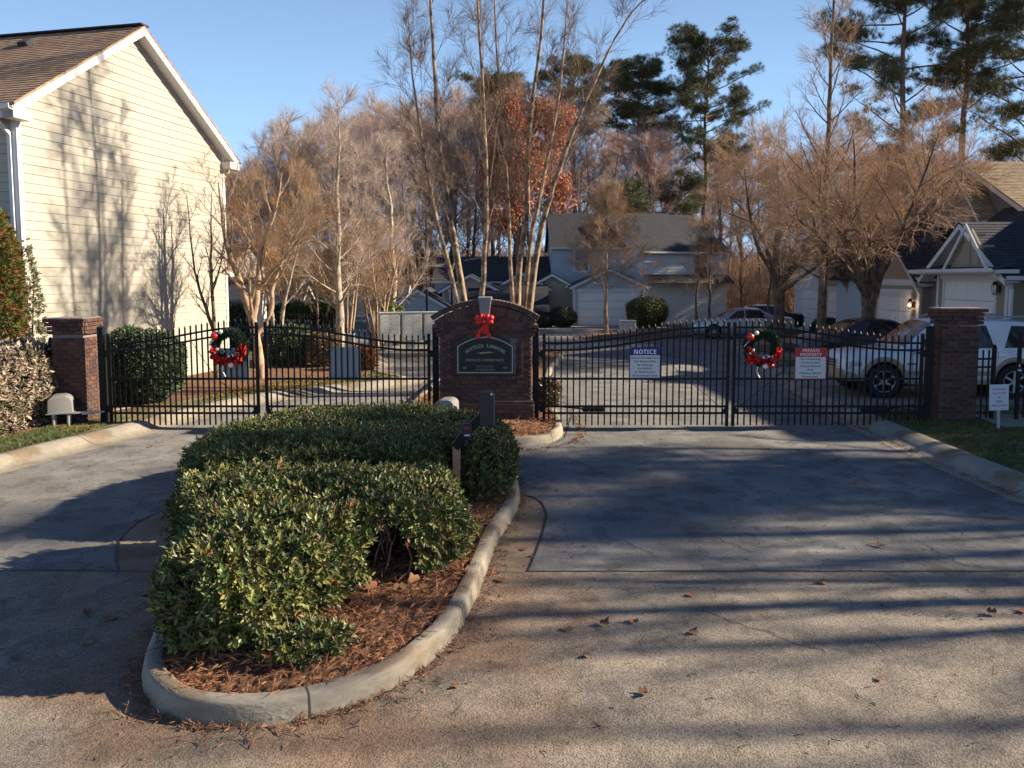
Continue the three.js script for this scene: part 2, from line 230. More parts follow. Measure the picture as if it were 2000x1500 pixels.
struct('street', tinted(sheet(-24, 24, -7.5, 14, 0.12, 0.0), (x, z) => { const n = fbm(x * 0.6, z * 0.6, 601, 4), r = fbm(x * 1.7 + 9, z * 1.7, 611, 4); const d = edgeDist(x, z, islandLine); const clay = clamp((0.95 - d * 0.8) + (r - 0.5) * 2.2, 0, 1) * 0.75; const k = 0.72 + 0.56 * n; return [k * lerp(1, 0.86, clay), k * lerp(1, 0.62, clay), k * lerp(1, 0.46, clay)]; }), mStreet);
struct('driveway', tinted(sheet(-24, 12, -46, -7.5, 0.3, 0.0), (x, z) => { const n = fbm(x * 0.5, z * 0.5, 621, 4), oil = sstep(0.63, 0.72, fbm(x * 1.2, z * 0.9, 631, 4)) * 0.35; const k = (0.78 + 0.44 * n) * (1 - oil); return [k, k, k]; }), mDrive);
// tar joints and cracks, thin strips lying on the paving
function strip(line, w, y) { const prof = [[-w / 2, y], [w / 2, y]]; return sweep(line, prof); }
const wob = (x0, z0, x1, z1, n, a, s) => { const R = rng(s), o = []; for (let i = 0; i <= n; i++) { const t = i / n; o.push([lerp(x0, x1, t) + (R() - 0.5) * a, lerp(z0, z1, t) + (R() - 0.5) * a]); } return o; };
struct('paving_joint', [strip(wob(0.16, -7.5, 20, -7.5, 90, 0.018, 5), 0.02, 0.005), strip(wob(-20, -7.52, -3.82, -7.52, 80, 0.018, 6), 0.02, 0.005)], mTar);
const apronR = smoothLine([[0.15, -7.48], [0.27, -8.2], [0.38, -9], [0.41, -9.5], [0.3, -10.05], [0.0, -10.35]], 8), apronL = smoothLine([[-3.82, -7.5], [-4.1, -8.0], [-4.3, -8.6], [-4.35, -9.2], [-4.2, -9.7]], 8);
struct('gutter_apron', flat([...apronR, ...islandLine.filter(([x, z]) => x > -0.6 && z < -7.4 && z > -10.4 && x < 0.1).sort((a, b) => a[1] - b[1]), [-0.45, -7.48]], 0.0035), mApron);
struct('gutter_apron', flat([...apronL, [-3.75, -9.6], [-3.5, -8.7], [-3.1, -7.5]], 0.0035), mApron);
struct('paving_joint', [strip(apronR, 0.025, 0.008), strip(apronL, 0.025, 0.008), strip(wob(1.25, -16.5, 0.95, -14.0, 12, 0.03, 7), 0.02, 0.005), strip(wob(0.95, -14.0, 0.6, -13.2, 6, 0.03, 8), 0.02, 0.005)], mTar);
struct('paving_crack', [[1.2, -8.4, 1.5, -7.9, 11], [2.2, -8.6, 2.5, -8.0, 12], [3.2, -10.5, 3.6, -9.6, 13], [0.9, -12.4, 1.5, -11, 14], [2.5, -12.8, 2.7, -11.9, 15], [-5.8, -10.5, -4.6, -9.8, 16], [-6.4, -9, -4.9, -8.7, 17], [4.4, -8.3, 4.5, -7.6, 18], [5.2, -13, 5.0, -10.9, 19], [1.6, -6.6, 2.4, -5.8, 20]].map(([a, b, c, d, s]) => strip(wob(a, b, c, d, 14, 0.07, s), 0.008, 0.005)), mTar);
struct('paving_joint', strip(wob(-7, -13.2, 7, -15.15, 30, 0.02, 21), 0.012, 0.005), mTar);
// upright kerb of the islands (offset < 0 lies outside, towards the paving)
const upright = [[-0.125, -0.02], [-0.115, 0.06], [-0.1, 0.125], [-0.08, 0.147], [-0.04, 0.153], [0.01, 0.151], [0.028, 0.14], [0.03, 0.05]];
const area = (p) => { let a = 0; for (let i = 0, j = p.length - 1; i < p.length; j = i++) a += p[j][0] * p[i][1] - p[i][0] * p[j][1]; return a; };
const inward = (line) => area(line) > 0 ? 1 : -1;
function kerbOn(line, prof, closed) { const s = closed ? -inward(line) : 1; return sweep(line, prof.map(([o, h]) => [o * s, h]), closed); }
struct('kerb', kerbOn(islandLine, upright, true), mConc);
struct('kerb', kerbOn(pylonLine, upright, true), mConc);
const rolled = [[-0.62, 0.004], [-0.5, 0.006], [-0.36, 0.015], [-0.24, 0.06], [-0.14, 0.115], [-0.02, 0.14], [0.1, 0.142], [0.12, 0.06]];
struct('kerb', sweep(leftKerb, rolled), mConc);
struct('kerb', sweep(rightKerb, rolled.map(([o, h]) => [-o, h])), mConc);
{ const gs = []; for (const line of [islandLine, pylonLine]) { const sg = -inward(line); let acc = 1; for (let i = 1; i < line.length; i++) { acc += Math.hypot(line[i][0] - line[i - 1][0], line[i][1] - line[i - 1][1]); if (acc > 1.5) { acc = 0; const dx = line[i][0] - line[i - 1][0], dz = line[i][1] - line[i - 1][1], L = Math.hypot(dx, dz); gs.push(sweep([[line[i][0] - dx / L * 0.005, line[i][1] - dz / L * 0.005], [line[i][0] + dx / L * 0.005, line[i][1] + dz / L * 0.005]], upright.map(([o, h]) => [o * 1.03 * sg, h + 0.002]))); } } } struct('kerb_joint', gs, M([0.07, 0.058, 0.045], { roughness: 1 })); }
const mSeam = M([0.07, 0.058, 0.045], { roughness: 1 });
for (const [line, sg] of [[leftKerb, 1], [rightKerb, -1]]) { const gs = []; let acc = 0; for (let i = 1; i < line.length; i++) { acc += Math.hypot(line[i][0] - line[i - 1][0], line[i][1] - line[i - 1][1]); if (acc > 2.4) { acc = 0; const dx = line[i][0] - line[i - 1][0], dz = line[i][1] - line[i - 1][1], L = Math.hypot(dx, dz); const seg = [[line[i][0] - dx / L * 0.007, line[i][1] - dz / L * 0.007], [line[i][0] + dx / L * 0.007, line[i][1] + dz / L * 0.007]]; gs.push(sweep(seg, rolled.map(([o, h]) => [o * sg, h + 0.003]))); } } struct('kerb_joint', gs, mSeam); }
// raised soil: gentle crown so that the mulch stands a little above the kerb
function mound(line, y, crown, step = 0.14, nz = 0.05) {
  const [x0, x1, z0, z1] = bbox(line), P = [], I = [], U = [], id = new Map(); const nx = Math.ceil((x1 - x0) / step), nzc = Math.ceil((z1 - z0) / step);
  const idx = (i, j) => { const k = i * 10000 + j; if (!id.has(k)) { const x = x0 + i * step, z = z0 + j * step, e = inPoly(x, z, line) ? edgeDist(x, z, line) : 0; id.set(k, P.length / 3); P.push(x, y + crown * sstep(0, 0.9, e) + nz * (fbm(x * 3, z * 3, 641, 3) - 0.5) * sstep(0, 0.3, e), z); U.push(x, z); } return id.get(k); };
  for (let i = 0; i < nx; i++) for (let j = 0; j < nzc; j++) if (inPoly(x0 + (i + 0.5) * step, z0 + (j + 0.5) * step, line)) { const a = idx(i, j), b = idx(i + 1, j), c = idx(i, j + 1), d = idx(i + 1, j + 1); I.push(a, c, b, b, c, d); }
  const g = new THREE.BufferGeometry(); g.setAttribute('position', new THREE.Float32BufferAttribute(P, 3)); g.setAttribute('uv', new THREE.Float32BufferAttribute(U, 2)); g.setIndex(I); g.computeVertexNormals(); return g;
}
struct('mulch_bed', mound(islandLine, 0.115, 0.06), mMulch);
struct('mulch_bed', mound(pylonLine, 0.115, 0.11), mMulch);
// verge and house plot on the left, lawn verge on the right
const leftPlot = [...leftKerb, [-8, -29.5], [-14, -29.5], [-24, -34], [-40, -34], [-40, -3]];
struct('lawn', flat(leftPlot, 0.118), mLawn);
struct('mulch_bed', flat([[-9.4, -24.6], [-10.6, -16.5], [-12, -16.2], [-12, -14], [-8.6, -13.6], [-7.95, -15.6], [-7.6, -17], [-6.9, -18.9], [-5.9, -20.6], [-4.7, -22], [-4.25, -23.4], [-4.8, -26.5], [-5.2, -28], [-8.2, -28.5]], 0.124), mMulch);
const rightPlot = [...rightKerb, [16, -36], [16, -46], [60, -46], [60, 0]];
struct('lawn', flat([...rightKerb.filter(([, z]) => z > -16.4), [7.2, -16.4], [40, -16.4], [40, 0]], 0.118), mLawn);
struct('parking_pad', flat([[7.32, -16.9], [7.4, -19.6], [7.75, -22], [8.2, -24.5], [8.9, -28], [9.6, -33], [10.2, -36], [15.9, -36], [15.9, -16.9]], 0.128), M([0.8, 0.78, 0.76], { map: concMap, bumpMap: concBump, bumpScale: 0.002 }));
struct('lawn', flat([[7.25, -16.4], [7.28, -16.9], [15.9, -16.9], [15.9, -16.4]], 0.118), mLawn);
struct('lawn', flat([[8.3, -24.6], [8.55, -26.2], [11.8, -26.2], [11.8, -24.6]], 0.16), mLawn);
struct('mulch_bed', flat([[9.0, -29.2], [9.5, -32.4], [13.2, -32.4], [13.4, -26.8], [12.2, -26.8], [12.0, -29]], 0.16), mMulch);
struct('path', flat([[9.0, -14.4], [16, -13.9], [16, -15.6], [9.2, -15.7]], 0.128), mConc);
struct('mulch_bed', mound(smoothLine([[3.2, -38.2], [4.6, -37.2], [6.4, -37.0], [8.6, -38.6], [9.6, -41.5], [8.4, -42.6], [5.2, -41.8], [3.6, -40.2]], 5, true), 0.02, 0.12, 0.3), mMulch);
struct('path', flat([[1.6, -42.6], [3.9, -40.9], [6.6, -43.2], [8.2, -47.7], [2.2, -47.7]], 0.012), mConc);
struct('path', flat([[-5.3, -28.9], [-2.4, -28.9], [-2.2, -32.6], [-5.6, -32.6]], 0.135), mConc);
struct('kerb', sweep([[-5.35, -28.8], [-2.35, -28.8]], upright), mConc);

// ------------------------------------------------------------------ masonry
const brickGeo = uvm(new THREE.BoxGeometry(1, 1, 1));
const brickBox = (() => { const cache = new Map(); return (w, h, d) => { const k = [w, h, d].map((v) => v.toFixed(3)).join(); if (!cache.has(k)) cache.set(k, uvm(new RoundedBoxGeometry(w, h, d, 1, 0.006))); return cache.get(k); }; })();
// lays running bond on a face; place(u, y) -> [x, y, z, turn]
function layBricks(parent, u0, u1, y0, y1, place, R, mats, skip = () => false, course = 0.0772, len = 0.2075, shift = 0) {
  let n = 0; const rows = Math.floor((y1 - y0) / course + 0.01);
  for (let r = 0; r < rows; r++) {
    const y = y0 + (r + 0.5) * course; let u = u0 - ((r + shift) % 2 ? len / 2 : 0);
    while (u < u1 - 0.01) {
      const a = Math.max(u, u0), b = Math.min(u + len, u1); u += len; if (b - a < 0.04) continue; const w = b - a - 0.0105; const c = (a + b) / 2; if (skip(c, y, w)) continue;
      const m = shadows(new THREE.Mesh(brickBox(w, course - 0.0115, 0.05), mats[Math.floor(R() * mats.length)])); m.name = 'brick'; const [px, py, pz, t] = place(c, y); m.position.set(px, py, pz + 0); m.rotation.y = t; const j = (R() - 0.5) * 0.003; m.position.x += Math.sin(t) * j; m.position.z += Math.cos(t) * j; parent.add(m); n++;
    }
  }
  return n;
}
function pillar(label, x, z, w, d, h, sideSign) {
  const t = thing('brick_pillar', label, 'pillar', [x, 0.1, z], 0, null), R = rng(Math.round(x * 100) + 7);
  part('core', [span(-w / 2 + 0.02, w / 2 - 0.02, -0.15, h - 0.3, -d + 0.02, -0.02), span(-w / 2 + 0.021, w / 2 - 0.021, h - 0.3, h - 0.02, -d + 0.021, -0.021), span(-w / 2 - 0.02, w / 2 + 0.02, h - 0.13, h - 0.02, -d - 0.02, 0.02)], mMortar, t);
  const lay = (u0, u1, y0, y1, o, sh) => { layBricks(t, u0 * w, u1 * w, y0, y1, (u, y) => [u, y, -0.017 + o, 0], R, mBricks, () => false, 0.0772, 0.2075, sh); };
  lay(-0.5, 0.5, 0, h - 0.3, 0, 0);
  const cw = (w / 2 + 0.045) / w;
  lay(-cw, cw, h - 0.3, h - 0.14, 0.045, 1); lay(-cw - 0.03 / w, cw + 0.03 / w, h - 0.145, h - 0.065, 0.075, 0); lay(-cw - 0.05 / w, cw + 0.05 / w, h - 0.067, h + 0.011, 0.095, 1);
  const sx = sideSign * (w / 2 - 0.017);
  const side = (y0, y1, o, e, sh) => layBricks(t, -d - e, e, y0, y1, (u, y) => [sx + sideSign * o, y, u, Math.PI / 2], R, mBricks, () => false, 0.0772, 0.2075, sh);
  side(0, h - 0.3, 0, -0.05, 1); side(h - 0.3, h - 0.14, 0.045, 0, 0); side(h - 0.145, h - 0.065, 0.075, 0.03, 1); side(h - 0.067, h + 0.011, 0.095, 0.05, 0);
  part('cap', rbox(w + 0.1, 0.05, d + 0.1, 0.012, 0, h - 0.005, -d / 2), mMortar, t);
  return t;
}
pillar('brick pillar beside the pale clipped hedge and the gate opener', -8.44, -15.0, 0.6, 0.58, 1.98, 1);
pillar('brick pillar beside the white off-road car and the surveillance sign', 8.5, -15.0, 0.72, 0.36, 2.17, -1);

// ------------------------------------------------------------------ entrance monument
const CX = -0.5, mon = thing('entrance_monument', 'arched brick entrance monument with keystone between the two gates', 'monument', [CX, 0.1, -14.72]);
{
  const R = rng(77), hw = 0.86, Ra = 1.82, top = 2.36, cy = top - Ra; // arch centre below the crown
  const under = (x) => cy + Math.sqrt(Math.max(0, (Ra - 0.29) ** 2 - x * x));
  const sh = new THREE.Shape(); sh.moveTo(-hw + 0.02, -0.15); sh.lineTo(hw - 0.02, -0.15); sh.lineTo(hw - 0.02, under(hw)); for (let i = 0; i <= 24; i++) { const x = lerp(hw, -hw, i / 24); sh.lineTo(x * 0.975, under(x) + 0.1); } 
  part('core', [uvm(new THREE.ExtrudeGeometry(sh, { depth: 0.5, bevelEnabled: false }).translate(0, 0, -0.53)), span(-hw - 0.035, hw + 0.035, -0.15, 0.42, -0.56, 0.03)], mMortar, mon);
  const inSign = (x, y) => Math.abs(x) < 0.52 && y > 0.99 && y < 1.60;
  layBricks(mon, -hw, hw, 0.47, 2.3, (u, y) => [u, y, -0.017, 0], R, mBricks, (x, y, w) => y - 0.03 > under(Math.abs(x)) || inSign(x, y));
  layBricks(mon, -hw - 0.055, hw + 0.055, 0, 0.4, (u, y) => [u, y, 0.038, 0], R, mBricks);
  // rowlock cap on the plinth
  for (let i = 0; i < 9; i++) { const m = shadows(new THREE.Mesh(brickBox(0.19, 0.052, 0.09), mBricks[i % 5])); m.name = 'brick'; m.position.set(-hw - 0.055 + 0.1016 + i * 0.2033, 0.432, 0.02); mon.add(m); }
  layBricks(mon, -0.5, -0.04, 0.47, 1.95, (u, y) => [hw - 0.017, y, u, Math.PI / 2], R, mBricks, () => false, 0.0772, 0.2075, 1);
  layBricks(mon, -0.54, 0.02, 0, 0.4, (u, y) => [hw + 0.036, y, u, Math.PI / 2], R, mBricks);
  // two rings of the arch, laid radially
  const aMax = Math.asin(1.02 / Ra);
  for (const [ri, ro, z, n] of [[Ra - 0.29, Ra - 0.115, 0.02, 26], [Ra - 0.105, Ra, 0.055, 30]]) {
    part('arch_mortar', (() => { const q = []; for (let i = 0; i <= 20; i++) { const a = lerp(-aMax, aMax, i / 20); q.push(new THREE.Vector2(Math.sin(a) * (ro - 0.006), cy + Math.cos(a) * (ro - 0.006))); } for (let i = 20; i >= 0; i--) { const a = lerp(-aMax, aMax, i / 20); q.push(new THREE.Vector2(Math.sin(a) * (ri + 0.004), cy + Math.cos(a) * (ri + 0.004))); } const s = new THREE.Shape(q); return uvm(new THREE.ExtrudeGeometry(s, { depth: 0.56, bevelEnabled: false }).translate(0, 0, -0.56 + z - 0.012)); })(), mMortar, mon);
    for (let i = 0; i < n; i++) { const a = lerp(-aMax, aMax, (i + 0.5) / n); if (Math.abs(Math.sin(a) * ro) < 0.075) continue; const w = 2 * aMax / n * (ri + ro) / 2 - 0.012, m = shadows(new THREE.Mesh(brickBox(w, ro - ri - 0.008, 0.58), mBricks[Math.floor(R() * 5)])); m.name = 'brick'; const r = (ri + ro) / 2; m.position.set(Math.sin(a) * r, cy + Math.cos(a) * r, z - 0.285 + (R() - 0.5) * 0.003); m.rotation.z = -a; mon.add(m); }
  }
  for (const s of [-1, 1]) for (let k = 0; k < 3; k++) { const m = shadows(new THREE.Mesh(brickBox(0.1, 0.064, 0.54), mBricks[k])); m.name = 'brick'; m.position.set(s * (hw + 0.005 + k * 0.033), 1.70 + k * 0.077, -0.25); mon.add(m); }
  part('keystone', extrude([[-0.075, cy + Ra - 0.30], [0.075, cy + Ra - 0.30], [0.115, cy + Ra + 0.03], [-0.115, cy + Ra + 0.03]], 0.58, 0.008).translate(0, 0, -0.48), mKey, mon);
  // raised brick frame round the plaque
  for (const s of [-1, 1]) for (let k = 0; k < 9; k++) { const m = shadows(new THREE.Mesh(brickBox(0.07, 0.064, 0.05), mBricks[(k + 2) % 5])); m.name = 'brick'; m.position.set(s * 0.67, 0.93 + k * 0.0772, 0.004); mon.add(m); }
  for (let k = 0; k < 16; k++) { const m = shadows(new THREE.Mesh(brickBox(0.072, 0.06, 0.05), mBricks[(k * 3) % 5])); m.name = 'brick'; m.position.set(-0.61 + k * 0.0815, 0.9, 0.003); mon.add(m); }
  // plaque
  const pw = 0.55, p0 = 0.955, ps = 1.50, pt = 1.70; const outline = (e) => { const a = [[-pw + e, p0 + e], [pw - e, p0 + e], [pw - e, ps - e * 0.5]]; for (let i = 1; i < 16; i++) { const x = lerp(pw - e, -pw + e, i / 16), k = x / (pw - e); a.push([x, ps - e * 0.5 + (pt - ps - e * 0.5) * (1 - k * k)]); } a.push([-pw + e, ps - e * 0.5]); return a; };
  const pl = part('plaque', extrude(outline(0), 0.035, 0.006), mBlackPl, mon); pl.position.z = 0.012; pl.userData.label = 'black arched plaque with pale lettering';
  const ring = new THREE.Shape(outline(0.035).map((p) => new THREE.Vector2(...p))); ring.holes.push(new THREE.Path(outline(0.05).map((p) => new THREE.Vector2(...p))));
  const rm = part('border', new THREE.ExtrudeGeometry(ring, { depth: 0.006, bevelEnabled: false }), M([0.45, 0.42, 0.36]), pl); rm.position.z = 0.04;
  const cv = document.createElement('canvas'); cv.width = 1024; cv.height = 700; const c = cv.getContext('2d'); c.fillStyle = '#060607'; c.fillRect(0, 0, 1024, 700); c.fillStyle = '#a39c8c'; c.textAlign = 'center'; c.textBaseline = 'middle';
  const word = 'SUTTLES LANDING'; c.font = 'bold 92px serif'; const rad = 640; for (let i = 0; i < word.length; i++) { const a = (i - (word.length - 1) / 2) * 0.092; c.save(); c.translate(512 + Math.sin(a) * rad, 130 + rad - Math.cos(a) * rad); c.rotate(a); c.fillText(word[i], 0, 0); c.restore(); }
  c.fillStyle = '#8d7f52'; c.beginPath(); c.ellipse(512, 275, 130, 16, 0, 0, 6.3); c.fill(); c.beginPath(); c.ellipse(400, 288, 70, 8, 0.2, 0, 6.3); c.fill(); c.beginPath(); c.ellipse(630, 262, 70, 8, 0.2, 0, 6.3); c.fill();
  c.fillStyle = '#8f897c'; c.font = 'bold 70px serif'; c.fillText('PRIVATE COMMUNITY', 512, 430); c.font = '48px serif'; c.fillText('NO SOLICITING', 512, 560); c.fillText('NO TRESPASSING', 512, 625); c.font = 'bold 60px serif'; c.fillText('BY', 95, 590); c.fillText('CO', 930, 590);
  const tex = new THREE.CanvasTexture(cv); tex.colorSpace = THREE.SRGBColorSpace; const face = new THREE.PlaneGeometry(0.92, 0.63); const fm = part('lettering', face, M([1, 1, 1], { map: tex, roughness: 0.5 }), pl); fm.position.set(0, 1.30, 0.0425);
}
// red bow
function bowRibbon(parent, s, seed) {
  const R = rng(seed), loop = (a0, len, w, tw) => { const P = [], I = []; const n = 14; for (let i = 0; i <= n; i++) { const t = i / n, ang = t * 6.2832, r = len * Math.sin(t * Math.PI); const x = Math.cos(a0) * r + Math.cos(a0 + 1.57) * Math.sin(ang) * len * 0.32, y = Math.sin(a0) * r + Math.sin(a0 + 1.57) * Math.sin(ang) * len * 0.32; const zc = 0.03 + 0.04 * Math.sin(t * 9 + seed); P.push(x, y, zc - w / 2 + tw * Math.sin(ang), x * 1.05, y * 1.05, zc + w / 2); if (i < n) I.push(2 * i, 2 * i + 1, 2 * i + 2, 2 * i + 1, 2 * i + 3, 2 * i + 2); } const g = new THREE.BufferGeometry(); g.setAttribute('position', new THREE.Float32BufferAttribute(P, 3)); g.setAttribute('uv', new THREE.Float32BufferAttribute(new Float32Array(P.length / 3 * 2), 2)); g.setIndex(I); g.computeVertexNormals(); return g.scale(s, s, s); };
  for (const [a, l] of [[0.5, 0.19], [2.65, 0.19], [-0.05, 0.16], [3.2, 0.16], [1.05, 0.15], [2.1, 0.15], [1.57, 0.13]]) { const g = new THREE.SphereGeometry(1, 18, 12), p = g.attributes.position; for (let i = 0; i < p.count; i++) { const x = p.getX(i), y = p.getY(i), z = p.getZ(i), k = (x + 1) / 2, fold = 1 + 0.14 * Math.sin(9 * Math.atan2(z, y) + a * 5); p.setXYZ(i, (x + 1) * l * 0.5, y * l * 0.36 * Math.sqrt(k) * fold, z * 0.06 * Math.sqrt(k) * fold + 0.05); } g.rotateZ(a).scale(s, s, s).computeVertexNormals(); part('loop', g, mRedRib, parent); }
  for (const [a, l] of [[-1.25, 0.3], [-1.95, 0.33], [-1.55, 0.22]]) { const P = [], I = []; const n = 8; for (let i = 0; i <= n; i++) { const t = i / n, x = Math.cos(a) * l * t + 0.02 * Math.sin(t * 7), y = Math.sin(a) * l * t, z = 0.05 + 0.025 * Math.sin(t * 8 + a); const w = 0.045 * (0.5 + 0.5 * t); P.push(x - w, y, z, x + w, y + 0.01, z + 0.02); if (i < n) I.push(2 * i, 2 * i + 1, 2 * i + 2, 2 * i + 1, 2 * i + 3, 2 * i + 2); } const g = new THREE.BufferGeometry(); g.setAttribute('position', new THREE.Float32BufferAttribute(P, 3)); g.setAttribute('uv', new THREE.Float32BufferAttribute(new Float32Array(P.length / 3 * 2), 2)); g.setIndex(I); g.computeVertexNormals(); part('tail', g.scale(s, s, s), mRedRib, parent); }
  part('knot', sph(0.045 * s, 0, 0, 0.06 * s, 10, 8), mRed, parent);
}
{ const b = thing('red_bow', 'shiny red ribbon bow tied under the keystone of the monument', 'bow', [CX - 0.01, 2.05, -14.63]); bowRibbon(b, 1.05, 3); }

// ------------------------------------------------------------------ iron gates
const picketGeo = new Map();
function picket(h) { const k = h.toFixed(3); if (!picketGeo.has(k)) picketGeo.set(k, merge([span(-0.0125, 0.0125, 0, h - 0.05, -0.0125, 0.0125), new THREE.ConeGeometry(0.022, 0.055, 4, 1).rotateY(Math.PI / 4).translate(0, h - 0.0245, 0), new THREE.CylinderGeometry(0.013, 0.013, 0.012, 6).translate(0, h - 0.058, 0)].map((g) => uvm(g)))); return picketGeo.get(k); }
function gateLeaf(label, x0, x1, hinge, n) { // hinge -1: hinge at x0
  const g = thing('gate_leaf', label, 'gate', [x0, 0, -15.0]), W = x1 - x0;
  const rise = (x) => { const t = hinge < 0 ? x / W : 1 - x / W; return 0.30 * (0.5 - 0.5 * Math.cos(Math.PI * clamp((t - 0.08) / 0.84, 0, 1))); };
  const rail = (y, curved) => { if (!curved) return span(0, W, y - 0.019, y + 0.019, -0.019, 0.019); const q = [], N = 24; for (let i = 0; i <= N; i++) q.push(new THREE.Vector2(W * i / N, y + rise(W * i / N) + 0.019)); for (let i = N; i >= 0; i--) q.push(new THREE.Vector2(W * i / N, y + rise(W * i / N) - 0.019)); const s = new THREE.Shape(q); return uvm(new THREE.ExtrudeGeometry(s, { depth: 0.038, bevelEnabled: false }).translate(0, 0, -0.019)); };
  for (const [y, c] of [[1.62, 1], [1.485, 1], [0.94, 0], [0.41, 0], [0.28, 0]]) part('rail', rail(y, c), mIron, g);
  const hs = 1.80, ms = 2.02; part('stile', rbox(0.055, (hinge < 0 ? hs : ms) - 0.03, 0.055, 0.006, 0.028, 0.03 + ((hinge < 0 ? hs : ms) - 0.03) / 2, 0), mIron, g); part('stile', rbox(0.055, (hinge < 0 ? ms : hs) - 0.03, 0.055, 0.006, W - 0.028, 0.03 + ((hinge < 0 ? ms : hs) - 0.03) / 2, 0), mIron, g);
  for (let i = 1; i < n; i++) { const x = W * i / n, h = Math.round((1.62 + rise(x) + 0.17 - 0.05) * 50) / 50; const m = shadows(new THREE.Mesh(picket(h), mIron)); m.name = 'picket'; m.position.set(x, 0.05, 0.006); g.add(m); }
  // gusset plates, truss rod and hinges
  const hx = hinge < 0 ? 0.055 : W - 0.055, mx = hinge < 0 ? W - 0.055 : 0.055, dm = hinge < 0 ? -1 : 1;
  part('gusset', extrude([[mx, 0.28], [mx + dm * 0.11, 0.28], [mx, 0.42]], 0.008).translate(0, 0, 0.022), mIron, g);
  part('truss_rod', pipe([V(mx + dm * 0.05, 0.36, -0.024), V(mx + dm * 0.75, 0.94, -0.024), V(mx + dm * W * 0.42, 1.62, -0.024)], 0.006, 6, 3), mIron, g);
  for (const y of [0.36, 1.42]) part('hinge', [rbox(0.1, 0.07, 0.07, 0.01, hinge < 0 ? -0.03 : W + 0.03, y, -0.005), cyl(0.028, 0.028, 0.12, 10, hinge < 0 ? -0.02 : W + 0.02, y - 0.06, 0.0)], mIron, g);
  return g;
}
const gl1 = gateLeaf('black iron gate leaf hung by the gate opener and the pale hedge', -7.68, -4.81, -1, 27);
const gl2 = gateLeaf('black iron gate leaf with one blank grey panel, hung left of the monument', -4.70, -1.55, 1, 28);
const gl3 = gateLeaf('black iron gate leaf carrying the blue and white NOTICE sign', 0.58, 4.13, -1, 30);
const gl4 = gateLeaf('black iron gate leaf carrying the red PRIVATE PROPERTY sign', 4.19, 7.81, 1, 30);
for (const [x, l] of [[-7.79, 'square black gate post against the pillar with the opener box'], [-1.45, 'square black gate post on the plaque side next to the blank panel gate'], [0.45, 'square black gate post between the monument and the NOTICE gate'], [7.93, 'square black gate post against the pillar by the white car']]) { const p = thing('gate_post', l, 'post', [x, 0, -15.02], 0, 'gate posts'); part('post', rbox(0.115, 1.98, 0.115, 0.008, 0, 0.93, 0), mIron, p); part('cap', new THREE.ConeGeometry(0.088, 0.035, 4).rotateY(Math.PI / 4).translate(0, 1.937, 0), mIron, p); }
// linear opener on the NOTICE leaf
{ const o = thing('gate_actuator', 'black gate actuator arm mounted low on the NOTICE gate', 'gate opener', [0.7, 0, -15.07]); part('motor', rbox(0.42, 0.085, 0.08, 0.02, 0.86, 0.335, -0.03), mBlackPl, o); part('arm', pipe([V(-0.1, 0.42, -0.05), V(0.66, 0.345, -0.03)], 0.016, 8, 2), mIron, o); part('bracket', rbox(0.1, 0.08, 0.05, 0.01, -0.08, 0.42, -0.05), mIron, o); }
{ const o = thing('gate_actuator', 'black gate actuator arm mounted low on the PRIVATE PROPERTY gate', 'gate opener', [7.7, 0, -15.07]); part('motor', rbox(0.5, 0.09, 0.08, 0.02, -0.75, 0.335, -0.03), mBlackPl, o); part('arm', pipe([V(0.02, 0.42, -0.05), V(-0.5, 0.345, -0.03)], 0.016, 8, 2), mIron, o); }
// signs on the gates
function signTex(w, h, draw) { const cv = document.createElement('canvas'); cv.width = w; cv.height = h; const c = cv.getContext('2d'); draw(c, w, h); const t = new THREE.CanvasTexture(cv); t.colorSpace = THREE.SRGBColorSpace; t.anisotropy = 4; return t; }
function flatSign(name, label, w, h, x, y, z, tex, edge, category = 'sign') { const s = thing(name, label, category, [x, y, z]); part('plate', rbox(w, h, 0.006, 0.0025), edge, s); const f = part('print', new THREE.PlaneGeometry(w - 0.012, h - 0.012), M([1, 1, 1], { map: tex, roughness: 0.55 }), s); f.position.z = 0.0045; for (const a of [-1, 1]) for (const b of [-1, 1]) part('bolt', new THREE.CylinderGeometry(0.006, 0.006, 0.006, 8).rotateX(Math.PI / 2).translate(a * (w / 2 - 0.03), b * (h / 2 - 0.02), 0.007), mSteel, s); return s; }
const mBlueEdge = M([0.05, 0.055, 0.2]), mRedEdge = M([0.3, 0.02, 0.02]);
flatSign('notice_sign', 'white sign with blue NOTICE header about gate damage', 0.6, 0.6, 2.52, 1.245, -14.968, signTex(600, 600, (c, w, h) => { c.fillStyle = '#1b1c62'; c.fillRect(0, 0, w, h); c.fillStyle = '#c9c8c4'; c.fillRect(14, 150, w - 28, h - 166); c.fillStyle = '#e6e6ec'; c.textAlign = 'center'; c.textBaseline = 'middle'; c.font = 'bold 122px sans-serif'; c.fillText('NOTICE', w / 2, 84); c.fillStyle = '#23232a'; c.font = 'bold 55px sans-serif'; ['Owner/Management', 'Not Responsible', 'For Damage', 'To Vehicle', 'Or Malfunction', 'Of Automatic Gate'].forEach((t, i) => c.fillText(t, w / 2, 200 + i * 69, w - 60)); }), mBlueEdge);
